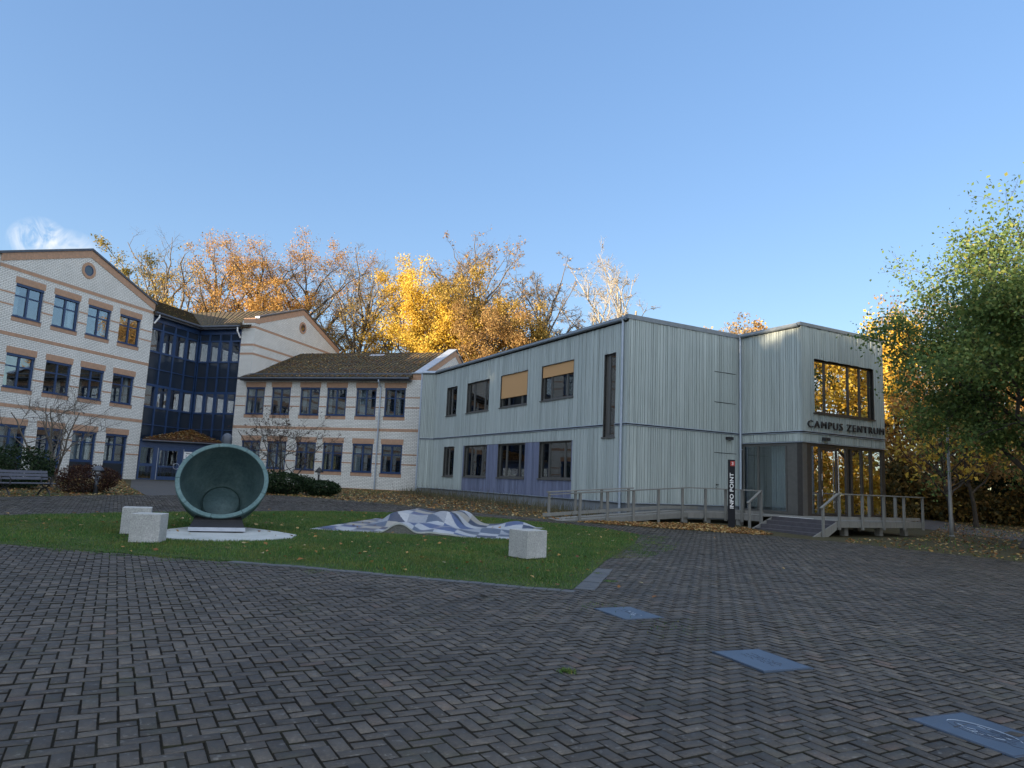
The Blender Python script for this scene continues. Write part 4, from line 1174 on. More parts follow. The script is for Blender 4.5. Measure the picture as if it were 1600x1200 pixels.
for s in (3.33, 5.8, 8.24, 10.7, 13.2): inn.box(.36, 3.6, s - .05, s + .05, .55, 8.65)
inn.build('interior', MT['innerdark'], wing)
exs = [{'curtain': [(.60, .72)]}, {'curtain': [(.12, .42)]}, {'curtain': [(.05, .2)]}, {'curtain': [(.05, .22)]}, None, {'curtain': [(.08, .2)]}]
exl = [None, {'curtain': [(.08, .33)]}, {'curtain': [(.05, .12)]}, None, {'curtain': [(.08, .92)]}, {'curtain': [(.08, .92)]}]
for i in range(6):
    window(wing, FW, *hW[2 * i], 'blue', exs[i]); window(wing, FW, *hW[2 * i + 1], 'blue', exl[i])
round_window(wing, FG, 5.6, 10.35, .3)

# three-storey block behind the wing with glazed stair corner
tow = brick_empty('glazed_stair_block', 'three-storey brick block with a dark blue glass corner between two brick buildings')
FG2 = Fr('X', 0, 15.0)
w = MB(); gable_poly(w, FG2, [(0, 9.02), (13.8, 9.02), (13.8, 13.9), (6.9, 16.3), (0, 13.9)], .35)
w.box(0, .35, 15.35, 16.2, 9.02, 13.75); w.box(13.45, 13.8, 15.35, 33, 0, 13.7); w.box(.35, 13.45, 15.0, 15.35, 0, 9.0)
w.build('wall', MT['brick'], tow)
t = MB(); FP = Fr('Y', 0, 16.2)
for z in (13.2, 11.72, 10.98): t.box(-.012, .02, 14.99, 16.2, z - .09, z + .09); t.box(0.02, 13.8, 14.99, 15.02, z - .09, z + .09)
slope_band(t, FG2, [(.55, 14.1), (6.9, 16.32), (13.82, 13.9)], .50, -.03, .03)
t.box(-.02, .58, 14.97, 16.1, 13.55, 13.95)
t.build('brick_bands', MT['band'], tow)
v = MB(); slope_band(v, FG2, [(.4, 14.2), (6.9, 16.46), (14.0, 13.95)], .14, -.35, .08); v.build('verge_capping', MT['zincdark'], tow)
round_window(tow, FG2, 6.95, 14.65, .36)
ze, zr_ = 13.28, 16.2; yc = 20.29
plane_roof('roof', tow, [[(-.35, 15.36, ze - .15), (6.9, 15.36, zr_), (6.9, yc + 6.9, zr_), (-.35, yc - .35, ze - .15)],
    [(-5.5, yc - .35, ze - .15), (-.35, yc - .35, ze - .15), (6.9, yc + 6.9, zr_), (-5.5, yc + 6.9, zr_)],
    [(13.9, 15.36, ze - .1), (6.9, 15.36, zr_), (6.9, yc + 6.9, zr_), (13.9, yc + 13.8, ze - .1)],
    [(-5.5, yc + 13.8, ze - .1), (-5.5, yc + 6.9, zr_), (6.9, yc + 6.9, zr_), (13.9, yc + 13.8, ze - .1)]], MT['tile'], .1, course=.36)
gt = MB(); gt.tube([(-.45, 16.1, ze - .10), (-.45, yc - .45, ze - .10), (-5.5, yc - .45, ze - .10)], .10, 10)
gt.box(-.4, .1, 16.2, yc, ze - .30, ze - .2); gt.box(-5.39, .1, yc - .4, yc + .1, ze - .301, ze - .201)
gt.build('gutter', MT['zincdark'], tow)
dp = MB(); dp.tube([(-.45, 16.3, ze - .15), (-.45, 16.3, ze - .5), (-.1, 16.22, ze - 1.0)], .06, 8); dp.tube([(-5.1, yc - .45, ze - .15), (-5.1, yc - .45, ze - .4), (-5.33, yc - .25, ze - .9)], .06, 8); dp.build('downpipe', MT['white'], tow)
# glass skin: right part looks to -x, left part looks to -y
FR_ = Fr('Y', .06, yc); LRr = yc - 16.2       # u from the corner to the pillar
FL_ = Fr('X', -5.39, yc); LLl = 5.39
ROWS = [(3.6, 4.65, 'd'), (4.72, 5.95, 'd'), (6.10, 7.62, 'w'), (7.80, 8.95, 'd'), (9.02, 10.22, 'd'), (10.36, 11.98, 'w'), (12.10, 12.62, 'd')]
MT["spandrel"] = _mk("dark_spandrel_glass", (.014, .024, .042), .12, .6)
fmu = MB()
for fr, L, nb in ((FR_, LRr, 4), (FL_, LLl, 4)):
    us = [L * k / nb for k in range(nb + 1)]
    for k, u in enumerate(us):
        a, b = max(0, u - .07), min(L, u + .07)
        fmu.fbox(fr, a, b, -.14, .0, .5, 12.98)
    zs = [.5] + [x for r in ROWS for x in r[:2]] + [12.98]
    for z0, z1 in zip(zs[0::2], zs[1::2]): 
        if z0 == .5: z0 = 3.45
        fmu.fbox(fr, .07, L - .07, -.12, -.004, z0, z1)
    for z0, z1, kd in ROWS:
        for ua, ub in zip(us[:-1], us[1:]):
            q = MB(); q.fbox(fr, ua + .06, ub - .06, -.085, -.075, z0 - .01, z1 + .01); q.build('glazing' if kd == 'w' else 'spandrel_panel', MT['glassdim'] if kd == 'w' else MT['spandrel'], tow)
            if kd == 'w':
                fmu.fbox(fr, ua + .07, ua + .15, -.11, -.01, z0, z1); fmu.fbox(fr, ub - .15, ub - .07, -.11, -.01, z0, z1)
    q = MB(); q.fbox(fr, .07, L - .07, -.085, -.075, .55, 3.45); q.build('glazing', MT['glassdim'], tow)
fmu.build('glazing_frame', MT['blue'], tow)
inn = MB()
inn.box(4.5, 4.6, 16.2, yc + 4.6, .4, 13.0); inn.box(-5.3, 4.6, yc + 4.5, yc + 4.6, .4, 13.0)
for z in (4.4, 8.6, 12.9): inn.box(.2, 4.5, 15.4, yc + 4.5, z, z + .12); inn.box(-5.3, .2, yc + .2, yc + 4.5, z, z + .12)
inn.build('interior', MT['innerdark'], tow)
cu = MB()
for k in range(12): cu.box(-1.45 + k * .1, -1.36 + k * .1, yc + .35 + (k % 2) * .03, yc + .38 + (k % 2) * .03, 10.4, 11.95)
for k in range(8): cu.box(-1.45 + k * .1, -1.36 + k * .1, yc + .35 + (k % 2) * .03, yc + .38 + (k % 2) * .03, 6.15, 7.6)
cu.build('curtain', MT['curtain'], tow)

# entrance porch set diagonally across the inner corner
pA, pB, pC = Vector(bw(-5.30, 20.12)), Vector(bw(-.22, 16.95)), Vector(bw(-.85, 19.45))
RZP = math.atan2(pB.y - pA.y, pB.x - pA.x); Lp = (pB - pA).length
po = empty('entrance_porch', (pA.x, pA.y, 0), RZP, 'low dark blue glazed entrance porch with a leaf-strewn red tile roof', 'porch')
def pl(v): return Matrix.Rotation(-RZP, 3, 'Z') @ (v - pA)
FPo = Fr('X', 0, 0)
fm = MB()
for u, hw in ((.06, .12), (1.12, .26), (3.02, .18), (4.92, .2), (Lp - .08, .14)): fm.fbox(FPo, u - hw / 2, u + hw / 2, -.14, 0, .48, 3.45)
fm.fbox(FPo, .12, .99, -.12, -.01, 2.95, 3.45); fm.fbox(FPo, 1.25, 2.93, -.12, -.01, 3.05, 3.45); fm.fbox(FPo, 3.11, 4.82, -.12, -.01, 3.05, 3.45); fm.fbox(FPo, 5.02, Lp - .15, -.12, -.01, 2.95, 3.45)
fm.fbox(FPo, .12, .99, -.12, -.01, .48, .62); fm.fbox(FPo, .12, .99, -.12, -.01, 1.55, 1.75); fm.fbox(FPo, 5.02, Lp - .15, -.12, -.01, .48, .62)
fm.build('frame', MT['blue'], po)
for a, b in ((.12, .99), (5.02, Lp - .15)):
    gp = MB(); gp.fbox(FPo, a, b, -.07, -.06, .6, 2.97); gp.build('side_glazing', MT['glass'], po)
for k, (a, b) in enumerate(((1.26, 2.92), (3.12, 4.81))):
    d = MB(); d.fbox(FPo, a, a + .18, -.10, -.02, .52, 3.04); d.fbox(FPo, b - .18, b, -.10, -.02, .52, 3.04); d.fbox(FPo, a + .18, b - .18, -.10, -.02, 2.78, 3.04); d.fbox(FPo, a + .18, b - .18, -.10, -.02, .52, .82); d.fbox(FPo, a + .18, b - .18, -.08, -.04, 1.50, 1.62)
    do = d.build('door', MT['blue'], po)
    q = MB(); q.fbox(FPo, a + .17, b - .17, -.065, -.055, .80, 2.80); q.build('pane', MT['glass'], do)
    u = b - .22 if k == 0 else a + .22
    q = MB(); q.tube([self_pt(FPo, u + .22 * math.cos(c), .06, 1.62 + .22 * math.sin(c)) for c in np.linspace(0, 2 * math.pi, 21)], .018, 8, cap=False); q.build('handle', MT['pale_metal'], do)
    q = MB(); q.tube([self_pt(FPo, a + .05, .02, .55), self_pt(FPo, a + .05, .02, 2.95)], .022, 8); q.build('edge_strip', MT['pale_metal'], do)
c_ = pl(pC); c_.z = 4.42
e0 = Vector((.06, -.30, 3.46)); e1 = Vector((Lp - .02, -.30, 3.52))
plane_roof('roof', po, [[tuple(e0), tuple(e1), (c_.x + .12, c_.y, 4.42), (c_.x - .12, c_.y, 4.42)], [tuple(e0), (c_.x, c_.y, 4.42), (c_.x - 1.2, c_.y + .2, 3.5)], [tuple(e1), (c_.x, c_.y, 4.42), (c_.x + 1.2, c_.y + .2, 3.5)]], MT['tile_red'], .1, course=.3)
gt = MB(); gt.tube([(.03, -.36, 3.45), (Lp - .02, -.36, 3.51)], .065, 8); gt.build('gutter', MT['zincdark'], po)
th = MB(); th.fbox(FPo, -.05, Lp, -.2, .35, .3, .50); th.build('threshold', MT['slab'], po)
ci_ = MB(); ci_.prism([(.15, .02, 3.40), (Lp - .15, .02, 3.40), (c_.x, c_.y, 3.40)], (0, 0, .05)); ci_.build('ceiling', MT['innerdark'], po)
pn = pA + Matrix.Rotation(RZP, 3, 'Z') @ Vector((3.50, -.02, 2.22))
no = empty('paper_notice', pn, RZP, 'white paper notice taped to the blue entrance door', 'notice')
mb = MB(); mb.box(-.30, .30, -.006, 0, 0, .55); mb.build('sheet', MT['white'], no)
mb = MB()
for k, (u0, u1, z) in enumerate(((-.17, .17, .43), (-.17, .12, .38))): mb.box(u0, u1, -.009, -.006, z, z + .03)
mb.box(-.16, -.10, -.009, -.006, .22, .28); mb.box(-.16, -.10, -.009, -.006, .12, .18)
mb.build('print', MT['letters'], no)

# fallen leaves caught on the wing roof and the porch roof
rr_ = np.random.default_rng(31); pts_ = []
for k in range(1900):
    u, v = rr_.uniform(0, 1) ** 1.3, rr_.uniform(0, 1); pts_.append(bw(-.5 + 7.4 * u, .9 + 14.0 * v, 8.84 + 3.26 * u + .19))
for k in range(1100):
    u, v = rr_.uniform(0, 1) ** 1.2, rr_.uniform(0, 1)
    p = e0 + (e1 - e0) * v; p = p + (c_ - p) * u + Vector((0, 0, .20))
    p = pA + Matrix.Rotation(RZP, 3, 'Z') @ p; pts_.append((p.x, p.y, p.z))
V_, F_ = leaf_quads(np.array(pts_), .15, rr_, .35)
tag(link('roof_leaves', np_mesh('roof_leaves', V_, F_, MT['litter']), None), 'yellow and brown leaves caught on the wing roof and porch roof', 'leaves', kind='stuff')

# ------------------------------------------------------------------ bronze bowl sculpture on its slab
mb = MB(); zs_ = gzf(-6.3, 16.3)
mb.prism([(x, y, gzf(x, y) - .03) for x, y in SLABP], (0, 0, .095))
tag(mb.build('stone_slab', MT['slab'], bevel=.012), 'pale concrete slab with curved edges lying in the grass under the bronze bowl', 'slab')
bowl = empty('bowl_sculpture', (-6.75, 16.9, zs_), 0, 'big green bronze bowl tipped towards the plaza on a dark wedge', 'sculpture')
CB = Vector((-6.90 + 6.75, 17.25 - 16.9, 1.33 - zs_))
hd_ = Vector((6.7, -17.2, 0)).normalized(); tl = R(32)
nb_ = hd_ * math.cos(tl) + Vector((0, 0, 1)) * math.sin(tl)
ub_ = (-hd_ * math.sin(tl) + Vector((0, 0, 1)) * math.cos(tl)); rb_ = ub_.cross(nb_)
MBm = Matrix((rb_, ub_, nb_)).transposed()
Ro, Rb, Dp = 1.05, .45, 1.17
def prof(off):
    o = []
    for k in range(17):
        u = k / 16; r = Rb + (Ro - Rb - .11) * math.sin(u * math.pi / 2) ** .85 + off; o.append((r, -Dp + Dp * u))
    return o
mb = MB(); inner = prof(0); mb.lathe([(.001, -Dp)] + inner[:-1] + [(Ro - .105, -.005)], 64, 0, CB, MBm)
mb.build('bowl_inside', MT['patina'], bowl, True)
outer = [(.001, -Dp - .1), (Rb + .02, -Dp - .1)] + [(r + .10, z) for r, z in inner[1:-1]] + [(Ro - .01, -.07)]
mb = MB(); mb.lathe(outer[::-1], 64, 0, CB, MBm); mb.build('bowl_outside', MT['patinaout'], bowl, True)
# rim ring made of cast segments with fine joints
mb = MB(); ns = 9
for s in range(ns):
    a0 = 2 * math.pi * s / ns + .35; a1 = a0 + 2 * math.pi / ns - .010; st_ = 9
    pr = [(Ro - .105, -.03), (Ro - .105, .012), (Ro - .092, .022), (Ro - .012, .022), (Ro, .010), (Ro, -.07)]
    base = len(mb.v)
    for i in range(st_):
        a = a0 + (a1 - a0) * i / (st_ - 1)
        for r, z in pr: mb.v.append(tuple(CB + MBm @ Vector((r * math.cos(a), r * math.sin(a), z))))
    m_ = len(pr)
    for i in range(st_ - 1):
        for k in range(m_): mb.f.append((base + i * m_ + k, base + (i + 1) * m_ + k, base + (i + 1) * m_ + (k + 1) % m_, base + i * m_ + (k + 1) % m_)); mb.m.append(0)
    mb.f.append(tuple(base + k for k in range(m_))); mb.m.append(0); mb.f.append(tuple(base + (st_ - 1) * m_ + k for k in range(m_ - 1, -1, -1))); mb.m.append(0)
mb.build('rim', MT['patinarim'], bowl)
mb = MB(); mb.lathe([(.001, -Dp + .09), (Rb - .035, -Dp + .085), (Rb - .01, -Dp + .06), (Rb - .01, -Dp + .01)], 48, 0, CB, MBm); mb.lathe([(Rb + .006, -Dp + .02), (Rb + .006, -Dp + .085), (Rb + .018, -Dp + .085), (Rb + .018, -Dp + .02)], 48, 1, CB, MBm)
mb.build('bottom_disc', [MT['patina'], MT['patinaout']], bowl, True)
fc = CB + ub_ * (Ro + .10) - nb_ * .26
mb = MB(); pts = [fc + Vector((0, 0, 1)) * z for z in (-.1, .0, .12, .22, .28, .315, .33)]; mb.tube(pts, [.11, .115, .125, .122, .10, .06, .02], 20); mb.build('finial', MT['zincdark'], bowl, True)
# wedge plinth: sloping dark top, bright front edge, recessed foot
hx_ = Vector((hd_.y * -1, hd_.x, 0)) * 1.0; hx_ = Vector((-hd_.y, hd_.x, 0))
def pt_(r, f, z): p = Vector((-.05, .05, 0)) + hx_ * r + hd_ * f; return (p.x, p.y, z)
mb = MB(); mb.add([pt_(-.60, .62, .17), pt_(.60, .62, .17), pt_(.50, .10, .42), pt_(-.50, .10, .42), pt_(-.60, .62, .10), pt_(.60, .62, .10), pt_(.50, .10, .02), pt_(-.50, .10, .02)],
   [(0, 1, 2, 3), (7, 6, 5, 4), (0, 4, 5, 1), (1, 5, 6, 2), (2, 6, 7, 3), (3, 7, 4, 0)])
mb.build('wedge_plinth', MT['bronze'], bowl, bevel=.012)
mb = MB(); mb.bar(pt_(-.605, .632, .145), pt_(.605, .632, .145), .02, .085); mb.build('front_edge', MT['pale_metal'], bowl)
mb = MB(); mb.bar(pt_(-.42, .30, .03), pt_(.42, .30, .03), .4, .12); mb.bar(pt_(-.35, -.75, .12), pt_(.35, -.75, .12), .7, .40); mb.build('foot', MT['bronze'], bowl)

def granite(loc, rz, label, s=.55):
    t = empty('granite_cube', (loc[0], loc[1], gzf(*loc)), R(rz), label, 'stone block', 'granite cubes to sit on at the lawn')
    mb = MB(); mb.box(-s / 2, s / 2, -s / 2, s / 2, .055, .055 + s); mb.build('block', MT['granite'], t, bevel=.010)
    mb = MB(); mb.box(-s / 2 + .03, s / 2 - .03, -s / 2 + .03, s / 2 - .03, -.05, .055); mb.build('foot', MT['granitebase'], t)
granite((-7.12, 14.35), 11, 'speckled granite cube nearest the bowl, in front of another cube')
granite((-8.0, 15.55), 24, 'speckled granite cube half hidden behind the front cube left of the bowl')
granite((.46, 14.72), 42, 'speckled granite cube standing alone on the lawn in front of the checkered mosaic')

# checkered mosaic wave
def mosaic():
    P0 = Vector((-5.05, 18.5)); P1_ = Vector((.05, 18.7)); P2_ = Vector((1.25, 22.8)); P3_ = Vector((-4.1, 22.7))
    nu, nv = 300, 220
    U, V_ = np.meshgrid(np.linspace(0, 1, nu), np.linspace(0, 1, nv))
    def bil(c): return (P0[c] * (1 - U) + P1_[c] * U) * (1 - V_) + (P3_[c] * (1 - U) + P2_[c] * U) * V_
    X, Y = bil(0), bil(1)
    def hump(u, v, su, sv, h, ang=0):
        c, s = math.cos(ang), math.sin(ang); a = (U - u) * c + (V_ - v) * s; b = -(U - u) * s + (V_ - v) * c
        return h * np.exp(-(a / su) ** 2 - (b / sv) ** 2)
    def ridge(u0, u1, h, soft=.05, slant=0.0):
        uu = U - slant * V_
        s1 = 1 / (1 + np.exp(-(uu - u0) / soft)); s2 = 1 / (1 + np.exp((uu - u1) / soft)); return h * s1 * s2
    Z = ridge(.20, .60, .66, .025, -.02) * np.clip((V_ - .42) / .16, 0, 1) ** 1.4 * (1 - .18 * np.cos(U * 17))
    Z += ridge(.40, .50, .60, .022, .10) * np.clip(1.1 - V_ * 1.5, 0, 1)
    Z += hump(.64, .20, .075, .22, .30, .35) + hump(.88, .80, .09, .22, .40, .5) + hump(.80, .42, .13, .07, .20, .6) + hump(.60, .05, .06, .1, .18)
    Z = Z * .56 + .05
    zg = gz(X, Y)
    top = np.stack([X, Y, zg + Z], -1)
    idx = np.arange(nu * nv).reshape(nv, nu)
    F = np.stack([idx[:-1, :-1], idx[:-1, 1:], idx[1:, 1:], idx[1:, :-1]], -1).reshape(-1, 4)
    rng = np.random.default_rng(2)
    wu = U[:-1, :-1] + .16 * (V_[:-1, :-1] - .5); wv = V_[:-1, :-1] + .10 * (U[:-1, :-1] - .5)
    cu_, cv_ = (wu + .2) * 9.5, (wv + .2) * 7.5
    ci = np.clip(cu_.astype(int), 0, 17); cj = np.clip(cv_.astype(int), 0, 13)
    half = ((cu_ % 1) + (cv_ % 1) > 1).astype(int)
    pick = rng.integers(0, 12, (18, 14)); flip = rng.uniform(0, 1, (18, 14)) < .18
    pale = ((ci + cj + half * flip[ci, cj]) % 2 == 0)
    pp = pick[ci, cj]
    mi = np.where(pale, np.where(pp < 6, 0, np.where(pp < 10, 1, 5)), np.where(pp < 4, 3, np.where(pp < 8, 2, 4)))
    root = empty('mosaic_wave', (0, 0, 0), 0, 'low wavy mosaic sculpture chequered in blue, white and grey on the lawn', 'sculpture')
    cols = [pm('mosaic_white', (.29, .305, .33), (.36, .375, .40), 14, .5, .15, 60), pm('mosaic_pale_grey', (.19, .205, .235), (.24, .255, .285), 14, .5, .15, 60), pm('mosaic_blue', (.045, .068, .15), (.065, .092, .185), 14, .45, .15, 60),
            pm('mosaic_dark_blue', (.025, .034, .065), (.038, .05, .088), 14, .45, .15, 60), pm('mosaic_grey_blue', (.06, .076, .112), (.085, .102, .14), 14, .45, .15, 60), pm('mosaic_tan', (.24, .225, .20), (.30, .285, .25), 14, .5, .15, 60)]
    link('mosaic_surface', np_mesh('mosaic_surface', top.reshape(-1, 3), F, cols, True, mi.ravel()), None, root)
    # edge strip and concrete body beneath
    border = list(idx[0]) + list(idx[1:, -1]) + list(idx[-1, ::-1][1:]) + list(idx[::-1, 0][1:-1])
    tv = top.reshape(-1, 3)[border]; n = len(border)
    bot = tv.copy(); bot[:, 2] -= .045
    F2 = np.array([(k, k + n, (k + 1) % n + n, (k + 1) % n) for k in range(n)])
    link('mosaic_edge', np_mesh('mosaic_edge', np.concatenate([tv, bot]), F2, MT['slab']), None, root)
    cen = np.array([-1.95, 20.6]); b0 = bot.copy(); b0[:, :2] = cen + (b0[:, :2] - cen) * .985
    g0 = b0.copy(); g0[:, 2] = gz(g0[:, 0], g0[:, 1]) - .05
    link('concrete_body', np_mesh('concrete_body', np.concatenate([b0, g0]), F2, MT['granitebase']), None, root)
mosaic()

# steel plates in the paving
PLAB = ['blue-grey steel plate set in the paving, nearest the lawn corner', 'blue-grey steel plate set in the paving, in the middle of the row of three', 'blue-grey steel plate in the paving with an oval line drawing, nearest the viewer']
for k, (c, hd2) in enumerate(PLATES):
    t = empty('floor_plate', (c[0], c[1], gzf(*c) + .028), 0, PLAB[k], 'floor plate', 'steel plates set in a row in the paving')
    # corners measured on the ground, along the row and across it
    e1 = Vector(((.40, -.91), (.35, -.94), (.37, -.93))[k]).normalized(); e2 = Vector((-e1.y, e1.x))
    t.rotation_euler = (0, 0, math.atan2(e1.y, e1.x))
    mb = MB(); mb.box(-.37, .37, -.28, .28, -.02, .0075); mb.build('plate', MT['plate'], t, bevel=.003)
    mb = MB()
    for sx in (-1, 1):
        mb.box(sx * .36 - .006, sx * .36 + .006, -.27, .27, .006, .0088); mb.box(-.354, .354, sx * .27 - .006, sx * .27 + .006, .006, .0088)
    mb.build('rim', MT['platedark'], t)
    mb = MB(); rr = random.Random(20 + k)
    def stroke(pts, r=.006, m=0):
        for p, q in zip(pts[:-1], pts[1:]):
            if (Vector(p) - Vector(q)).length > .002: mb.bar((p[0], p[1], .0083), (q[0], q[1], .0083), r, .002, m)
    if k == 2:
        for (rx, ry, a0, a1, m) in ((.25, .115, .4, 3.4, 1), (.25, .115, 3.7, 6.0, 0), (.20, .085, 1.0, 5.2, 0)):
            stroke([(rx * math.cos(a) - .02, ry * math.sin(a)) for a in np.linspace(a0, a1, 26)], .005, m)
        for j in range(26):
            x, y = rr.uniform(-.2, .18), rr.uniform(-.08, .08); a = rr.uniform(-.6, .6); l = rr.uniform(.02, .09)
            stroke([(x, y), (x + l * math.cos(a), y + l * math.sin(a) * .6), (x + l * 1.5 * math.cos(a + .5), y + l * .9 * math.sin(a + .5))], .005, rr.choice((0, 0, 1)))
    else:
        for row in range(3 if k else 2):
            x = -.22
            while x < .20:
                l = rr.uniform(.02, .06); y = .06 - row * .06 + rr.uniform(-.012, .012)
                stroke([(x, y), (x + l * .5, y + rr.uniform(-.03, .03)), (x + l, y + rr.uniform(-.015, .015))], .007, 1 if (k == 0 and rr.random() < .25) else 0); x += l + rr.uniform(.005, .02)
    mb.build('engraving', [MT['platedark'], MT['platelight']], t)

# ------------------------------------------------------------------ bench, lamps
bx, by = -17.2, 25.5
be = empty('park_bench', (bx, by, gzf(bx, by)), R(90 - 22), 'dark park bench with grey slats and cast iron legs by the left bed', 'bench')
# local x along the bench, local -y towards the plaza
for k in range(4): 
    mb = MB(); mb.box(-.95, .95, -.24 + k * .115, -.24 + k * .115 + .09, .42, .455); mb.build('seat_slat', MT['benchwood'], be, bevel=.005)
for k in range(3):
    mb = MB(); z = .56 + k * .115; y = .235 + k * .03
    mb.add([(-.95, y, z), (.95, y, z), (.95, y + .03, z), (-.95, y + .03, z), (-.95, y + .02, z + .095), (.95, y + .02, z + .095), (.95, y + .05, z + .095), (-.95, y + .05, z + .095)],
           [(0, 3, 2, 1), (4, 5, 6, 7), (0, 1, 5, 4), (1, 2, 6, 5), (2, 3, 7, 6), (3, 0, 4, 7)]); mb.build('back_slat', MT['benchwood'], be)
for x in (-.72, .72):
    mb = MB()
    mb.tube([(x, -.30, .0), (x, -.24, .12), (x, -.10, .24), (x, .05, .27), (x, .20, .22), (x, .30, .10), (x, .36, 0)], .028, 8)
    mb.tube([(x, -.26, .41), (x, -.14, .33), (x, .0, .27)], .026, 8); mb.tube([(x, .22, .41), (x, .12, .33), (x, .0, .27)], .026, 8)
    mb.box(x - .025, x + .025, -.28, .28, .385, .42)
    mb.tube([(x, .24, .40), (x, .27, .62), (x, .36, .92)], .026, 8)
    mb.tube([(x, -.25, .42), (x, -.25, .60), (x, -.18, .66), (x, .10, .66), (x, .26, .64)], .022, 8)
    mb.build('cast_iron_leg', MT['iron'], be)
bl_ = empty('bollard_lamp', (-16.6, 28.8, gzf(-16.6, 28.8)), 0, 'grey bollard lamp with a domed cap in front of the reddish round bush', 'lamp')
mb = MB(); mb.tube([(0, 0, -.05), (0, 0, .78)], .085, 16); mb.build('post', MT['zincdark'], bl_, True)
mb = MB(); mb.tube([(0, 0, .78), (0, 0, .92)], .095, 16); mb.build('lens', MT['pale_metal'], bl_, True)
mb = MB(); mb.lathe([(.0, 1.13), (.09, 1.12), (.17, 1.06), (.225, .96), (.23, .91), (.09, .91)], 20); mb.build('cap', MT['zincdark'], bl_, True)
x, y = -9.9, 37.2
gl_ = empty('garden_lamp', (x, y, gzf(x, y)), 0, 'dark garden lamp with a pointed conical hat among the evergreen shrubs', 'lamp')
mb = MB(); mb.tube([(0, 0, -.05), (0, 0, 1.22)], .05, 12); mb.build('post', MT['iron'], gl_, True)
mb = MB(); mb.lathe([(.0, 1.50), (.03, 1.47), (.24, 1.22), (.22, 1.20), (.05, 1.20)], 18); mb.build('hat', MT['iron'], gl_, True)
mb = MB(); mb.tube([(0, 0, 1.08), (0, 0, 1.20)], .075, 12); mb.build('lens', MT['pale_metal'], gl_, True)
sl_ = empty('street_lamp', (19.0, 30.5, gzf(19, 30.5)), R(200), 'slim grey street lamp post half hidden in the green tree', 'street lamp')
mb = MB(); mb.tube([(0, 0, -.1), (0, 0, .5), (0, 0, .9), (0, 0, 5.4)], [.085, .085, .075, .045], 14); mb.build('pole', MT['pole'], sl_, True)
mb = MB(); mb.lathe([(.12, -.02), (.12, .03), (.088, .05)], 14); mb.build('base_collar', MT['pole'], sl_)
mb = MB(); mb.lathe([(.0, 5.62), (.10, 5.60), (.22, 5.50), (.24, 5.44), (.05, 5.40)], 18); mb.build('lamp_head', MT['zincdark'], sl_, True)

# ------------------------------------------------------------------ trees and shrubs
def frusta(segs, n):
    """segs: array (M,8) p(3) q(3) r0 r1 -> open frusta with n sides"""
    S = np.asarray(segs); p, q = S[:, 0:3], S[:, 3:6]; r0, r1 = S[:, 6:7], S[:, 7:8]
    t = q - p; t /= (np.linalg.norm(t, axis=1)[:, None] + 1e-9)
    h = np.where(np.abs(t[:, 2:3]) < .9, np.array([[0, 0, 1.]]), np.array([[1., 0, 0]]))
    a = np.cross(t, h); a /= np.linalg.norm(a, axis=1)[:, None]; b = np.cross(t, a)
    V = np.zeros((len(S), 2 * n, 3))
    for k in range(n):
        c, s = math.cos(2 * math.pi * k / n), math.sin(2 * math.pi * k / n)
        d = a * c + b * s
        V[:, k] = p + d * r0; V[:, n + k] = q + d * r1
    f = np.array([(k, (k + 1) % n, n + (k + 1) % n, n + k) for k in range(n)])
    F = (np.arange(len(S))[:, None, None] * 2 * n + f[None]).reshape(-1, 4)
    return V.reshape(-1, 3), F

def branch_pts(p0, p1, rng, n, wob, sag):
    p0 = np.asarray(p0, float); p1 = np.asarray(p1, float); L = np.linalg.norm(p1 - p0)
    t = np.linspace(0, 1, n + 1)[:, None]
    P = p0 + (p1 - p0) * t
    off = rng.normal(0, wob * L, (n + 1, 3)); off[0] = 0; off = off * np.minimum(1, t * 3)
    P = P + np.cumsum(off, 0) * .45
    P[:, 2] += (sag * L * np.sin(t * math.pi))[:, 0]
    return P

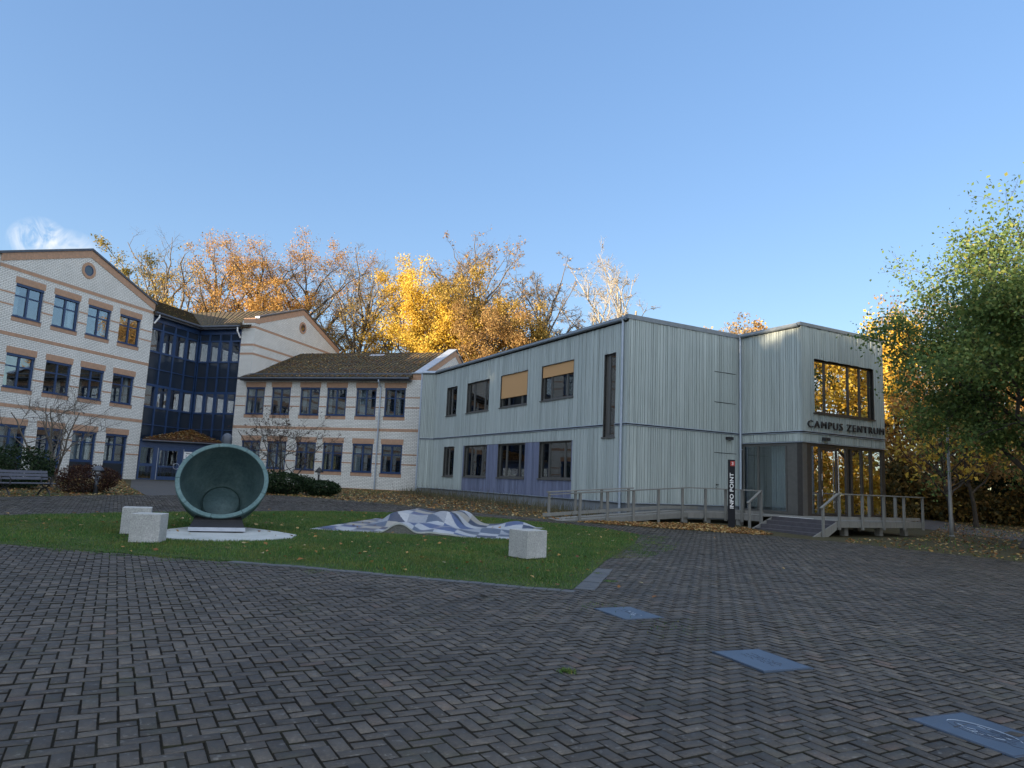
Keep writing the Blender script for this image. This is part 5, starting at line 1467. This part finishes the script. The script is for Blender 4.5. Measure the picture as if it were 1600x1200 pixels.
def tree(label, loc, H, rad, zlow, leaf, nleaf, lsize, seed, bark='bark', trunk_r=None, limbs=14, sub=6, twig=5, fine=3, shape=1.0, lean=(0, 0), name='tree', ctr=None, drop=0.0, group=None, wob=.10, stems=1, twr=1.0, spread=.30, lowfill=None, cat='tree'):
    """tapered trunk with limbs whose tips lie in an uneven crown; leaves grow on the last twigs"""
    rng = np.random.default_rng(seed)
    x, y = loc; z0 = gzf(x, y) - .08
    root = empty(name, (x, y, z0), 0, label, cat, group)
    tr = trunk_r or H * .016
    cz = (zlow + H) / 2; rz = (H - zlow) / 2
    lob = rng.normal(0, 1, (7, 3)); lob /= np.linalg.norm(lob, axis=1)[:, None]; amp = rng.uniform(-.22, .28, 7)
    def crown(d):  # radius multiplier along direction d
        return 1 + sum(a * max(0, float(d @ l)) ** 3 for a, l in zip(amp, lob))
    big, mid, small = [], [], []
    trunks = []
    for s in range(stems):
        top = np.array([lean[0] + rng.normal(0, .12 * rad), lean[1] + rng.normal(0, .12 * rad), zlow + (H - zlow) * rng.uniform(.55, .75)])
        st = np.array([0, 0, 0.]) if stems == 1 else np.array([rng.normal(0, .25), rng.normal(0, .25), 0])
        if stems > 1: top[:2] += rng.normal(0, .42 * rad, 2)
        P = branch_pts(st, top, rng, 9, .022, 0); rr = tr / (stems ** .5) * np.linspace(1, .34, 10) ** 1.0; rr[0] *= 1.35
        trunks.append((P, rr))
        for i in range(9): big.append([*P[i], *P[i + 1], rr[i], rr[i + 1]])
    def addb(P, r0, r1, store):
        R_ = np.linspace(r0, r1, len(P))
        for i in range(len(P) - 1): store.append([*P[i], *P[i + 1], R_[i], R_[i + 1]])
    tips = []
    for k in range(limbs):
        P, rr = trunks[k % stems]
        f = (k + .5) / limbs
        i0 = np.clip((zlow * .8 + (P[-1, 2] - zlow * .8) * f * .96) / P[-1, 2], .08, .99) if stems == 1 else np.clip(.22 + .75 * f, .2, .98)
        ii = i0 * 9; j = min(int(ii), 8); p0 = P[j] + (P[j + 1] - P[j]) * (ii - j); r0 = rr[j] * .62
        az = k * 2.39996 + rng.uniform(-.5, .5)
        el = (-.25 + 1.35 * f ** 1.1) * shape + rng.uniform(-.15, .15)
        d = np.array([math.cos(az) * math.cos(el), math.sin(az) * math.cos(el), math.sin(el)])
        m = crown(d) * rng.uniform(.78, 1.02)
        tip = np.array([lean[0] + d[0] * rad * m, lean[1] + d[1] * rad * m, cz + d[2] * rz * m])
        LP = branch_pts(p0, tip, rng, 6, wob * .7, rng.uniform(-.04, .07)); addb(LP, r0, r0 * .22, big)
        for q in range(sub):
            g = rng.uniform(.22, 1.0); ii = g * 6; j = min(int(ii), 5); s0 = LP[j] + (LP[j + 1] - LP[j]) * (ii - j)
            dirl = LP[j + 1] - LP[j]; dirl /= np.linalg.norm(dirl) + 1e-9
            v = dirl * .7 + rng.normal(0, .55, 3) + np.array([0, 0, .22]); v /= np.linalg.norm(v)
            Ls = rad * rng.uniform(.28, .52) * (1.15 - .4 * g)
            SP = branch_pts(s0, s0 + v * Ls, rng, 4, wob, .03); rs = max(.012, r0 * .34 * (1.1 - .6 * g)); addb(SP, rs, rs * .3, mid)
            for w in range(twig):
                g2 = rng.uniform(.2, 1.0); ii = g2 * 4; j = min(int(ii), 3); t0 = SP[j] + (SP[j + 1] - SP[j]) * (ii - j)
                v2 = (SP[j + 1] - SP[j]); v2 = v2 / (np.linalg.norm(v2) + 1e-9) * .8 + rng.normal(0, .5, 3) + np.array([0, 0, .15]); v2 /= np.linalg.norm(v2)
                Lt = Ls * rng.uniform(.3, .6); t1 = t0 + v2 * Lt
                rt = max(.007, rs * .35) * twr
                tm = t0 + (t1 - t0) * .55 + rng.normal(0, .05 * Lt, 3)
                small.append([*t0, *tm, rt, rt * .75]); small.append([*tm, *t1, rt * .75, rt * .4])
                tips.append((t0, t1))
                for e in range(fine):
                    g3 = rng.uniform(.25, 1); f0 = t0 + (t1 - t0) * g3; v3 = v2 * .8 + rng.normal(0, .55, 3); v3 /= np.linalg.norm(v3)
                    f1 = f0 + v3 * Lt * rng.uniform(.3, .6); small.append([*f0, *f1, rt * .55, rt * .3]); tips.append((f0, f1))
    V1, F1 = frusta(big, 9); V2, F2 = frusta(mid, 5); V3, F3 = frusta(small, 3)
    Vb = np.concatenate([V1, V2, V3]); Fb = np.concatenate([F1, F2 + len(V1), F3 + len(V1) + len(V2)])
    link('trunk', np_mesh('trunk', Vb, Fb, MT[bark], True), None, root)
    if nleaf:
        T0 = np.array([t[0] for t in tips]); T1 = np.array([t[1] for t in tips])
        wgt = rng.gamma(.8, 1, len(T0)) if drop == 0 else rng.gamma(.35, 1, len(T0))
        zf = np.clip((T1[:, 2] - zlow) / (H - zlow + 1e-6), 0, 1)
        if lowfill is not None: wgt = wgt * np.clip(1.0 - lowfill * zf, .02, None) ** 2
        wgt /= wgt.sum()
        pk = rng.choice(len(T0), nleaf, p=wgt); u = rng.uniform(.1, 1.08, (nleaf, 1))
        Pl = T0[pk] + (T1[pk] - T0[pk]) * u + rng.normal(0, spread, (nleaf, 3)) * np.array([1, 1, .75])
        Pl[:, 2] = np.maximum(Pl[:, 2], .3)
        V, F = leaf_quads(Pl, lsize, rng)
        link('crown', np_mesh('crown', V, F, MT['leaf_' + leaf]), None, root)
    return root

# trees beyond the roofs, left to right
BT = 'trees beyond the roofs'
tree('olive and yellow tree peeping over the gable block', (-42.5, 77), 25.0, 4.2, 11, 'olive', 11000, .2, 101, 'bark', limbs=14, lowfill=.3)
tree('nearly bare tree with upright twigs and yellow low leaves beside the gable block', (-36.8, 74), 26.8, 5.6, 11, 'ochre', 5200, .2, 102, 'bark', limbs=16, lowfill=1.05, shape=1.0)
tree('thin orange-tipped tree with a bare crown behind the blue glass corner', (-31.6, 73), 26.2, 5.0, 12, 'orange', 5500, .18, 103, 'bark', limbs=16, drop=1, lowfill=.4)
tree('tall orange tree left of the red-brown one, above the stair block roof', (-28.4, 76), 26.3, 6.6, 13, 'orange', 15000, .15, 104, 'barkdark', limbs=18, drop=1)
tree('broad orange and red-brown tree above the tiled ridge', (-22.6, 77), 26.4, 6.8, 13, 'orange', 14000, .15, 105, 'barkdark', limbs=18, drop=1)
tree('low golden orange tree standing just behind the tiled ridge', (-25.5, 70.5), 19.5, 4.2, 11, 'orange', 11000, .18, 118, 'barkdark', limbs=12)
tree('grey bare tree with fine twigs and ochre lower leaves', (-16.6, 76), 26.0, 6.0, 12, 'ochre', 5500, .18, 106, 'bark', limbs=22, lowfill=1.1, fine=5, twr=1.6)
tree('bright yellow tree rising over the wing roof', (-10.2, 73), 23.4, 5.0, 9, 'yellow', 30000, .19, 107, 'barkdark', limbs=18, spread=.4)
tree('lower bright yellow tree touching the wing ridge', (-7.6, 70.5), 19.5, 4.2, 9, 'yellow', 20000, .19, 119, 'barkdark', limbs=14, spread=.4)
tree('high round tree with sparse dark leaves at its twig ends', (-4.2, 75), 27.2, 6.6, 12, 'rust', 3600, .2, 108, 'bark', limbs=24, fine=4, spread=.15, twr=1.5)
tree('yellow-green tree below the sparse round crown', (-5.5, 71), 22.5, 4.6, 10, 'ochre', 16000, .19, 120, 'bark', limbs=15, spread=.4)
tree('brown-orange bushy tree right of the yellow ones', (-2.0, 67.5), 18.6, 4.6, 8, 'rust', 22000, .175, 109, 'barkdark', limbs=15, spread=.38)
tree('golden brown bushy tree beside the brown-orange one', (1.0, 69), 18.0, 3.6, 8, 'ochre', 14000, .19, 121, 'barkdark', limbs=13, spread=.38)
tree('slender bare tree with a forked trunk over the roof edge', (2.6, 73), 24.2, 4.7, 11, 'tan', 1500, .2, 110, 'bark', limbs=20, fine=5, twr=2.2, spread=.12, trunk_r=.42, wob=.05)
tree('pale bare tree fanning upwards above the long roof', (9.6, 76), 25.8, 5.4, 12, 'tan', 500, .2, 111, 'barkpale', limbs=22, fine=5, shape=1.3, stems=4, spread=.1, wob=.07, twr=2.4, trunk_r=.7)
tree('orange-tipped treetop left of the entrance block roof', (22.6, 71), 19.2, 4.2, 8, 'tan', 2200, .28, 112, 'bark', limbs=13, drop=1)
tree('orange-tipped treetop right behind the entrance block roof', (27.0, 73), 18.8, 4.2, 8, 'orange', 2400, .28, 113, 'bark', limbs=13, drop=1)
# beyond the entrance block, right
tree('golden sunlit tree beside the right edge of the entrance block', (27.4, 50), 14.6, 3.6, 3.5, 'yellow', 9500, .26, 131, 'barkdark', limbs=16, spread=.35)
tree('pale twiggy tree behind the top of the golden one', (35.0, 60), 18.6, 4.2, 7, 'tan', 2600, .26, 132, 'bark', limbs=15, drop=1)
tree('orange tree between entrance block and green tree', (28.4, 45.5), 9.6, 3.4, 2.6, 'orange', 8500, .23, 133, 'barkdark', limbs=14, spread=.32)
tree('red-brown tree with a dark crown behind the street lamp', (26.0, 39.5), 7.6, 3.2, 2.2, 'rust', 6500, .19, 134, 'barkdark', limbs=13, spread=.28)
tree('orange-brown tree at the right edge behind the maple', (34.5, 46), 10.5, 4.4, 2.6, 'rust', 8000, .23, 135, 'barkdark', limbs=14, spread=.35)
tree('ochre tree deep in the thicket at the right', (38.5, 52), 13.5, 4.4, 3.5, 'ochre', 7000, .25, 136, 'barkdark', limbs=14, spread=.35)
tree('young maple with a few large yellow leaves behind the street lamp', (21.6, 34.5), 6.2, 3.0, 1.9, 'yellow', 900, .24, 137, 'barkdark', limbs=13, fine=2, drop=1, trunk_r=.11, spread=.12)
# the big green tree at the right edge
tree('large green leafy tree leaning in at the right edge', (18.15, 24.9), 11.5, 5.5, 2.7, 'green', 125000, .13, 140, 'barkdark', limbs=40, sub=8, twig=5, fine=2, shape=.92, lean=(2.0, -.3), trunk_r=.22, spread=.34, lowfill=.62)
# unseen tall evergreens added behind the left blocks to keep sun off the plaza
for i, (x, y, h, r) in enumerate(((-46, 27, 21, 5), (-47, 20, 22, 5), (-48, 14, 22, 5), (-49, 8, 22, 5.2), (-50, 2, 22, 5.2), (-51, -4, 23, 5.2), (-52.5, -10, 22, 5.2), (-54, -16, 23, 5.2), (-55.5, -22, 22, 5.2), (-57, -28, 22, 5.5), (-60, -37, 22, 5.5))):
    tree('unseen tall dark evergreen added beyond the left edge to block the low sun', (x, y), h, r, 4, 'darkgreen', 7500, .6, 220 + i, 'barkdark', limbs=14, fine=1, spread=.6, group='unseen evergreens added as sun blockers')
# trees to the right of the picture, seen in the window reflections
for i, (x, y, h, r, k) in enumerate(((38, 27, 15, 4.6, 'yellow'), (43, 33, 17, 5.0, 'yellow'), (36, 20, 13, 4.2, 'ochre'), (45, 22, 17, 5.0, 'orange'), (50, 29, 19, 5.0, 'yellow'), (41, 38, 15, 4.5, 'ochre'))):
    tree(['yellow tree outside the right edge, first of the row', 'tall yellow tree outside the right edge, second of the row', 'ochre tree nearest the viewer outside the right edge', 'orange tree outside the right edge', 'tallest yellow tree outside the right edge', 'ochre tree farthest back outside the right edge'][i], (x, y), h, r, 2.5, k, 6500, .30, 160 + i, 'barkdark', limbs=14, fine=2, spread=.4)
# bare trees behind the viewer, seen in the window reflections
for i, (x, y, h, r) in enumerate(((20, -22, 17, 6), (-2, -30, 18, 6), (32, -8, 16, 6), (-16, -34, 18, 6))):
    tree(['bare brown tree behind the viewer to the right', 'bare brown tree straight behind the viewer', 'bare brown tree far right of the viewer', 'bare brown tree behind the viewer to the left'][i], (x, y), h, r, 4, 'rust', 2600, .3, 180 + i, 'barkdark', limbs=16, fine=2, drop=1)

def bush(label, loc, rx, ry, h, leaf, n, ls, seed, name='shrub', z0=0.0, stems=14):
    rng = np.random.default_rng(seed); x, y = loc
    root = empty(name, (x, y, gzf(x, y)), 0, label, 'shrub')
    d = rng.normal(0, 1, (n, 3)); d /= np.linalg.norm(d, axis=1)[:, None]
    lob = rng.normal(0, 1, (16, 3)); lob /= np.linalg.norm(lob, axis=1)[:, None]; am = rng.uniform(-.12, .30, 16)
    m = 1 + sum(a * np.clip(d @ l, 0, 1)[:, None] ** 8 for a, l in zip(am, lob))
    P = d * m * rng.uniform(.35, 1, (n, 1)) ** .45
    P = P * np.array([rx, ry, h / 2]) + np.array([0, 0, h / 2 + z0]) + rng.normal(0, .03, (n, 3)); P[:, 2] = np.maximum(P[:, 2], .03)
    V, F = leaf_quads(P, ls, rng); link('foliage', np_mesh('foliage', V, F, MT['leaf_' + leaf]), None, root)
    sg = []
    for k in range(stems):
        t = P[rng.integers(0, n)] * .95; b = np.array([rng.normal(0, rx * .15), rng.normal(0, ry * .15), -.05]); mm = (t + b) / 2 + rng.normal(0, .08, 3)
        sg.append([*b, *mm, .025, .016]); sg.append([*mm, *t, .016, .007])
    V, F = frusta(sg, 5); link('stems', np_mesh('stems', V, F, MT['barkdark'], True), None, root)
    return root
bush('round reddish-brown clipped bush in front of the gable block', (-17.2, 29.3), 1.15, 1.05, 1.15, 'redbrown', 5200, .075, 201)
bush('dark evergreen bush behind the park bench', (-20.9, 30.2), 1.5, 1.3, 1.65, 'darkgreen', 5200, .11, 202)
bush('second dark evergreen bush at the far left edge', (-23.4, 31.0), 1.5, 1.3, 1.5, 'darkgreen', 4200, .11, 203)
bush('wide dark evergreen shrub under the bare multi-stemmed shrub', (-11.6, 36.8), 1.5, 1.0, 1.08, 'darkgreen', 5200, .11, 204)
bush('smaller dark evergreen shrub beside the conical garden lamp', (-9.6, 36.9), 1.0, .8, .80, 'darkgreen', 3200, .11, 205)
bush('dark evergreen shrub half hidden behind the bowl', (-13.9, 37.6), 1.1, .9, 1.1, 'darkgreen', 3200, .11, 206)
bush('scruffy brown-green bush at the foot of the entrance block', (19.6, 37.5), 1.3, 1.1, 1.2, 'thicket', 2600, .12, 207)
tree('bare multi-stemmed shrub with dark twig tips in front of the wing', (-11.9, 37.8), 4.0, 2.7, 1.5, 'redbrown', 1300, .075, 211, 'barkdark', trunk_r=.11, limbs=16, sub=5, twig=4, fine=2, stems=5, name='bare_shrub', drop=1, spread=.05, twr=.8, cat='shrub')
tree('leafless multi-stemmed shrub in front of the gable block', (-20.3, 32.0), 4.3, 2.3, 1.6, 'redbrown', 60, .06, 212, 'bark', trunk_r=.12, limbs=16, sub=6, twig=4, fine=2, stems=4, name='bare_shrub', drop=1, spread=.05, twr=.8, shape=1.3, cat='shrub')

# undergrowth and far wood that read as one mass
def thicket(name, label, pts, leaf, ls, n, h, seed):
    rng = np.random.default_rng(seed); A = np.array(pts, float)
    k = rng.integers(0, len(A) - 1, n); u = rng.uniform(0, 1, (n, 1)); P = A[k] + (A[k + 1] - A[k]) * u
    s = P[:, 0] * .8 + P[:, 1] * .5
    hh = h * (.72 + .2 * np.sin(s * .9) + .16 * np.sin(s * 2.3 + 1))
    z = rng.uniform(0, 1, n) ** .8 * hh
    w = 1.3 * np.sqrt(np.clip(1 - (z / (hh + .01)) ** 2, .05, 1))
    P = P + rng.normal(0, 1, (n, 2)) * w[:, None] * .8
    V, F = leaf_quads(np.stack([P[:, 0], P[:, 1], gz(P[:, 0], P[:, 1]) + z], 1), ls, rng)
    return tag(link(name, np_mesh(name, V, F, MT['leaf_' + leaf]), None), label, 'undergrowth', kind='stuff')
thicket('hedge_thicket', 'dense green and ochre undergrowth along the path at the right', [(20.5, 45), (27, 47), (33, 45), (39, 41), (46, 36)], 'thicket', .24, 22000, 3.6, 301)
thicket('dark_thicket', 'dark green undergrowth at the foot of the right-hand trees', [(19.5, 46.5), (27, 49.5), (34, 47.5), (41, 43), (49, 38)], 'darkgreen', .26, 22000, 4.6, 302)
thicket('wood_edge', 'brown and ochre wood edge behind the right-hand trees', [(19, 56), (28, 58), (38, 55), (47, 49), (56, 40)], 'rust', .34, 26000, 9.0, 305)
thicket('golden_thicket', 'golden shrubs and saplings outside the right edge', [(33, 14), (37, 24), (40, 32), (41, 42)], 'yellow', .30, 16000, 6.5, 304)
thicket('far_wood', 'far brown autumn wood behind the buildings', [(-70, 95), (-40, 100), (0, 98), (40, 92), (62, 70), (66, 40), (64, 10)], 'rust', .6, 26000, 10, 303)
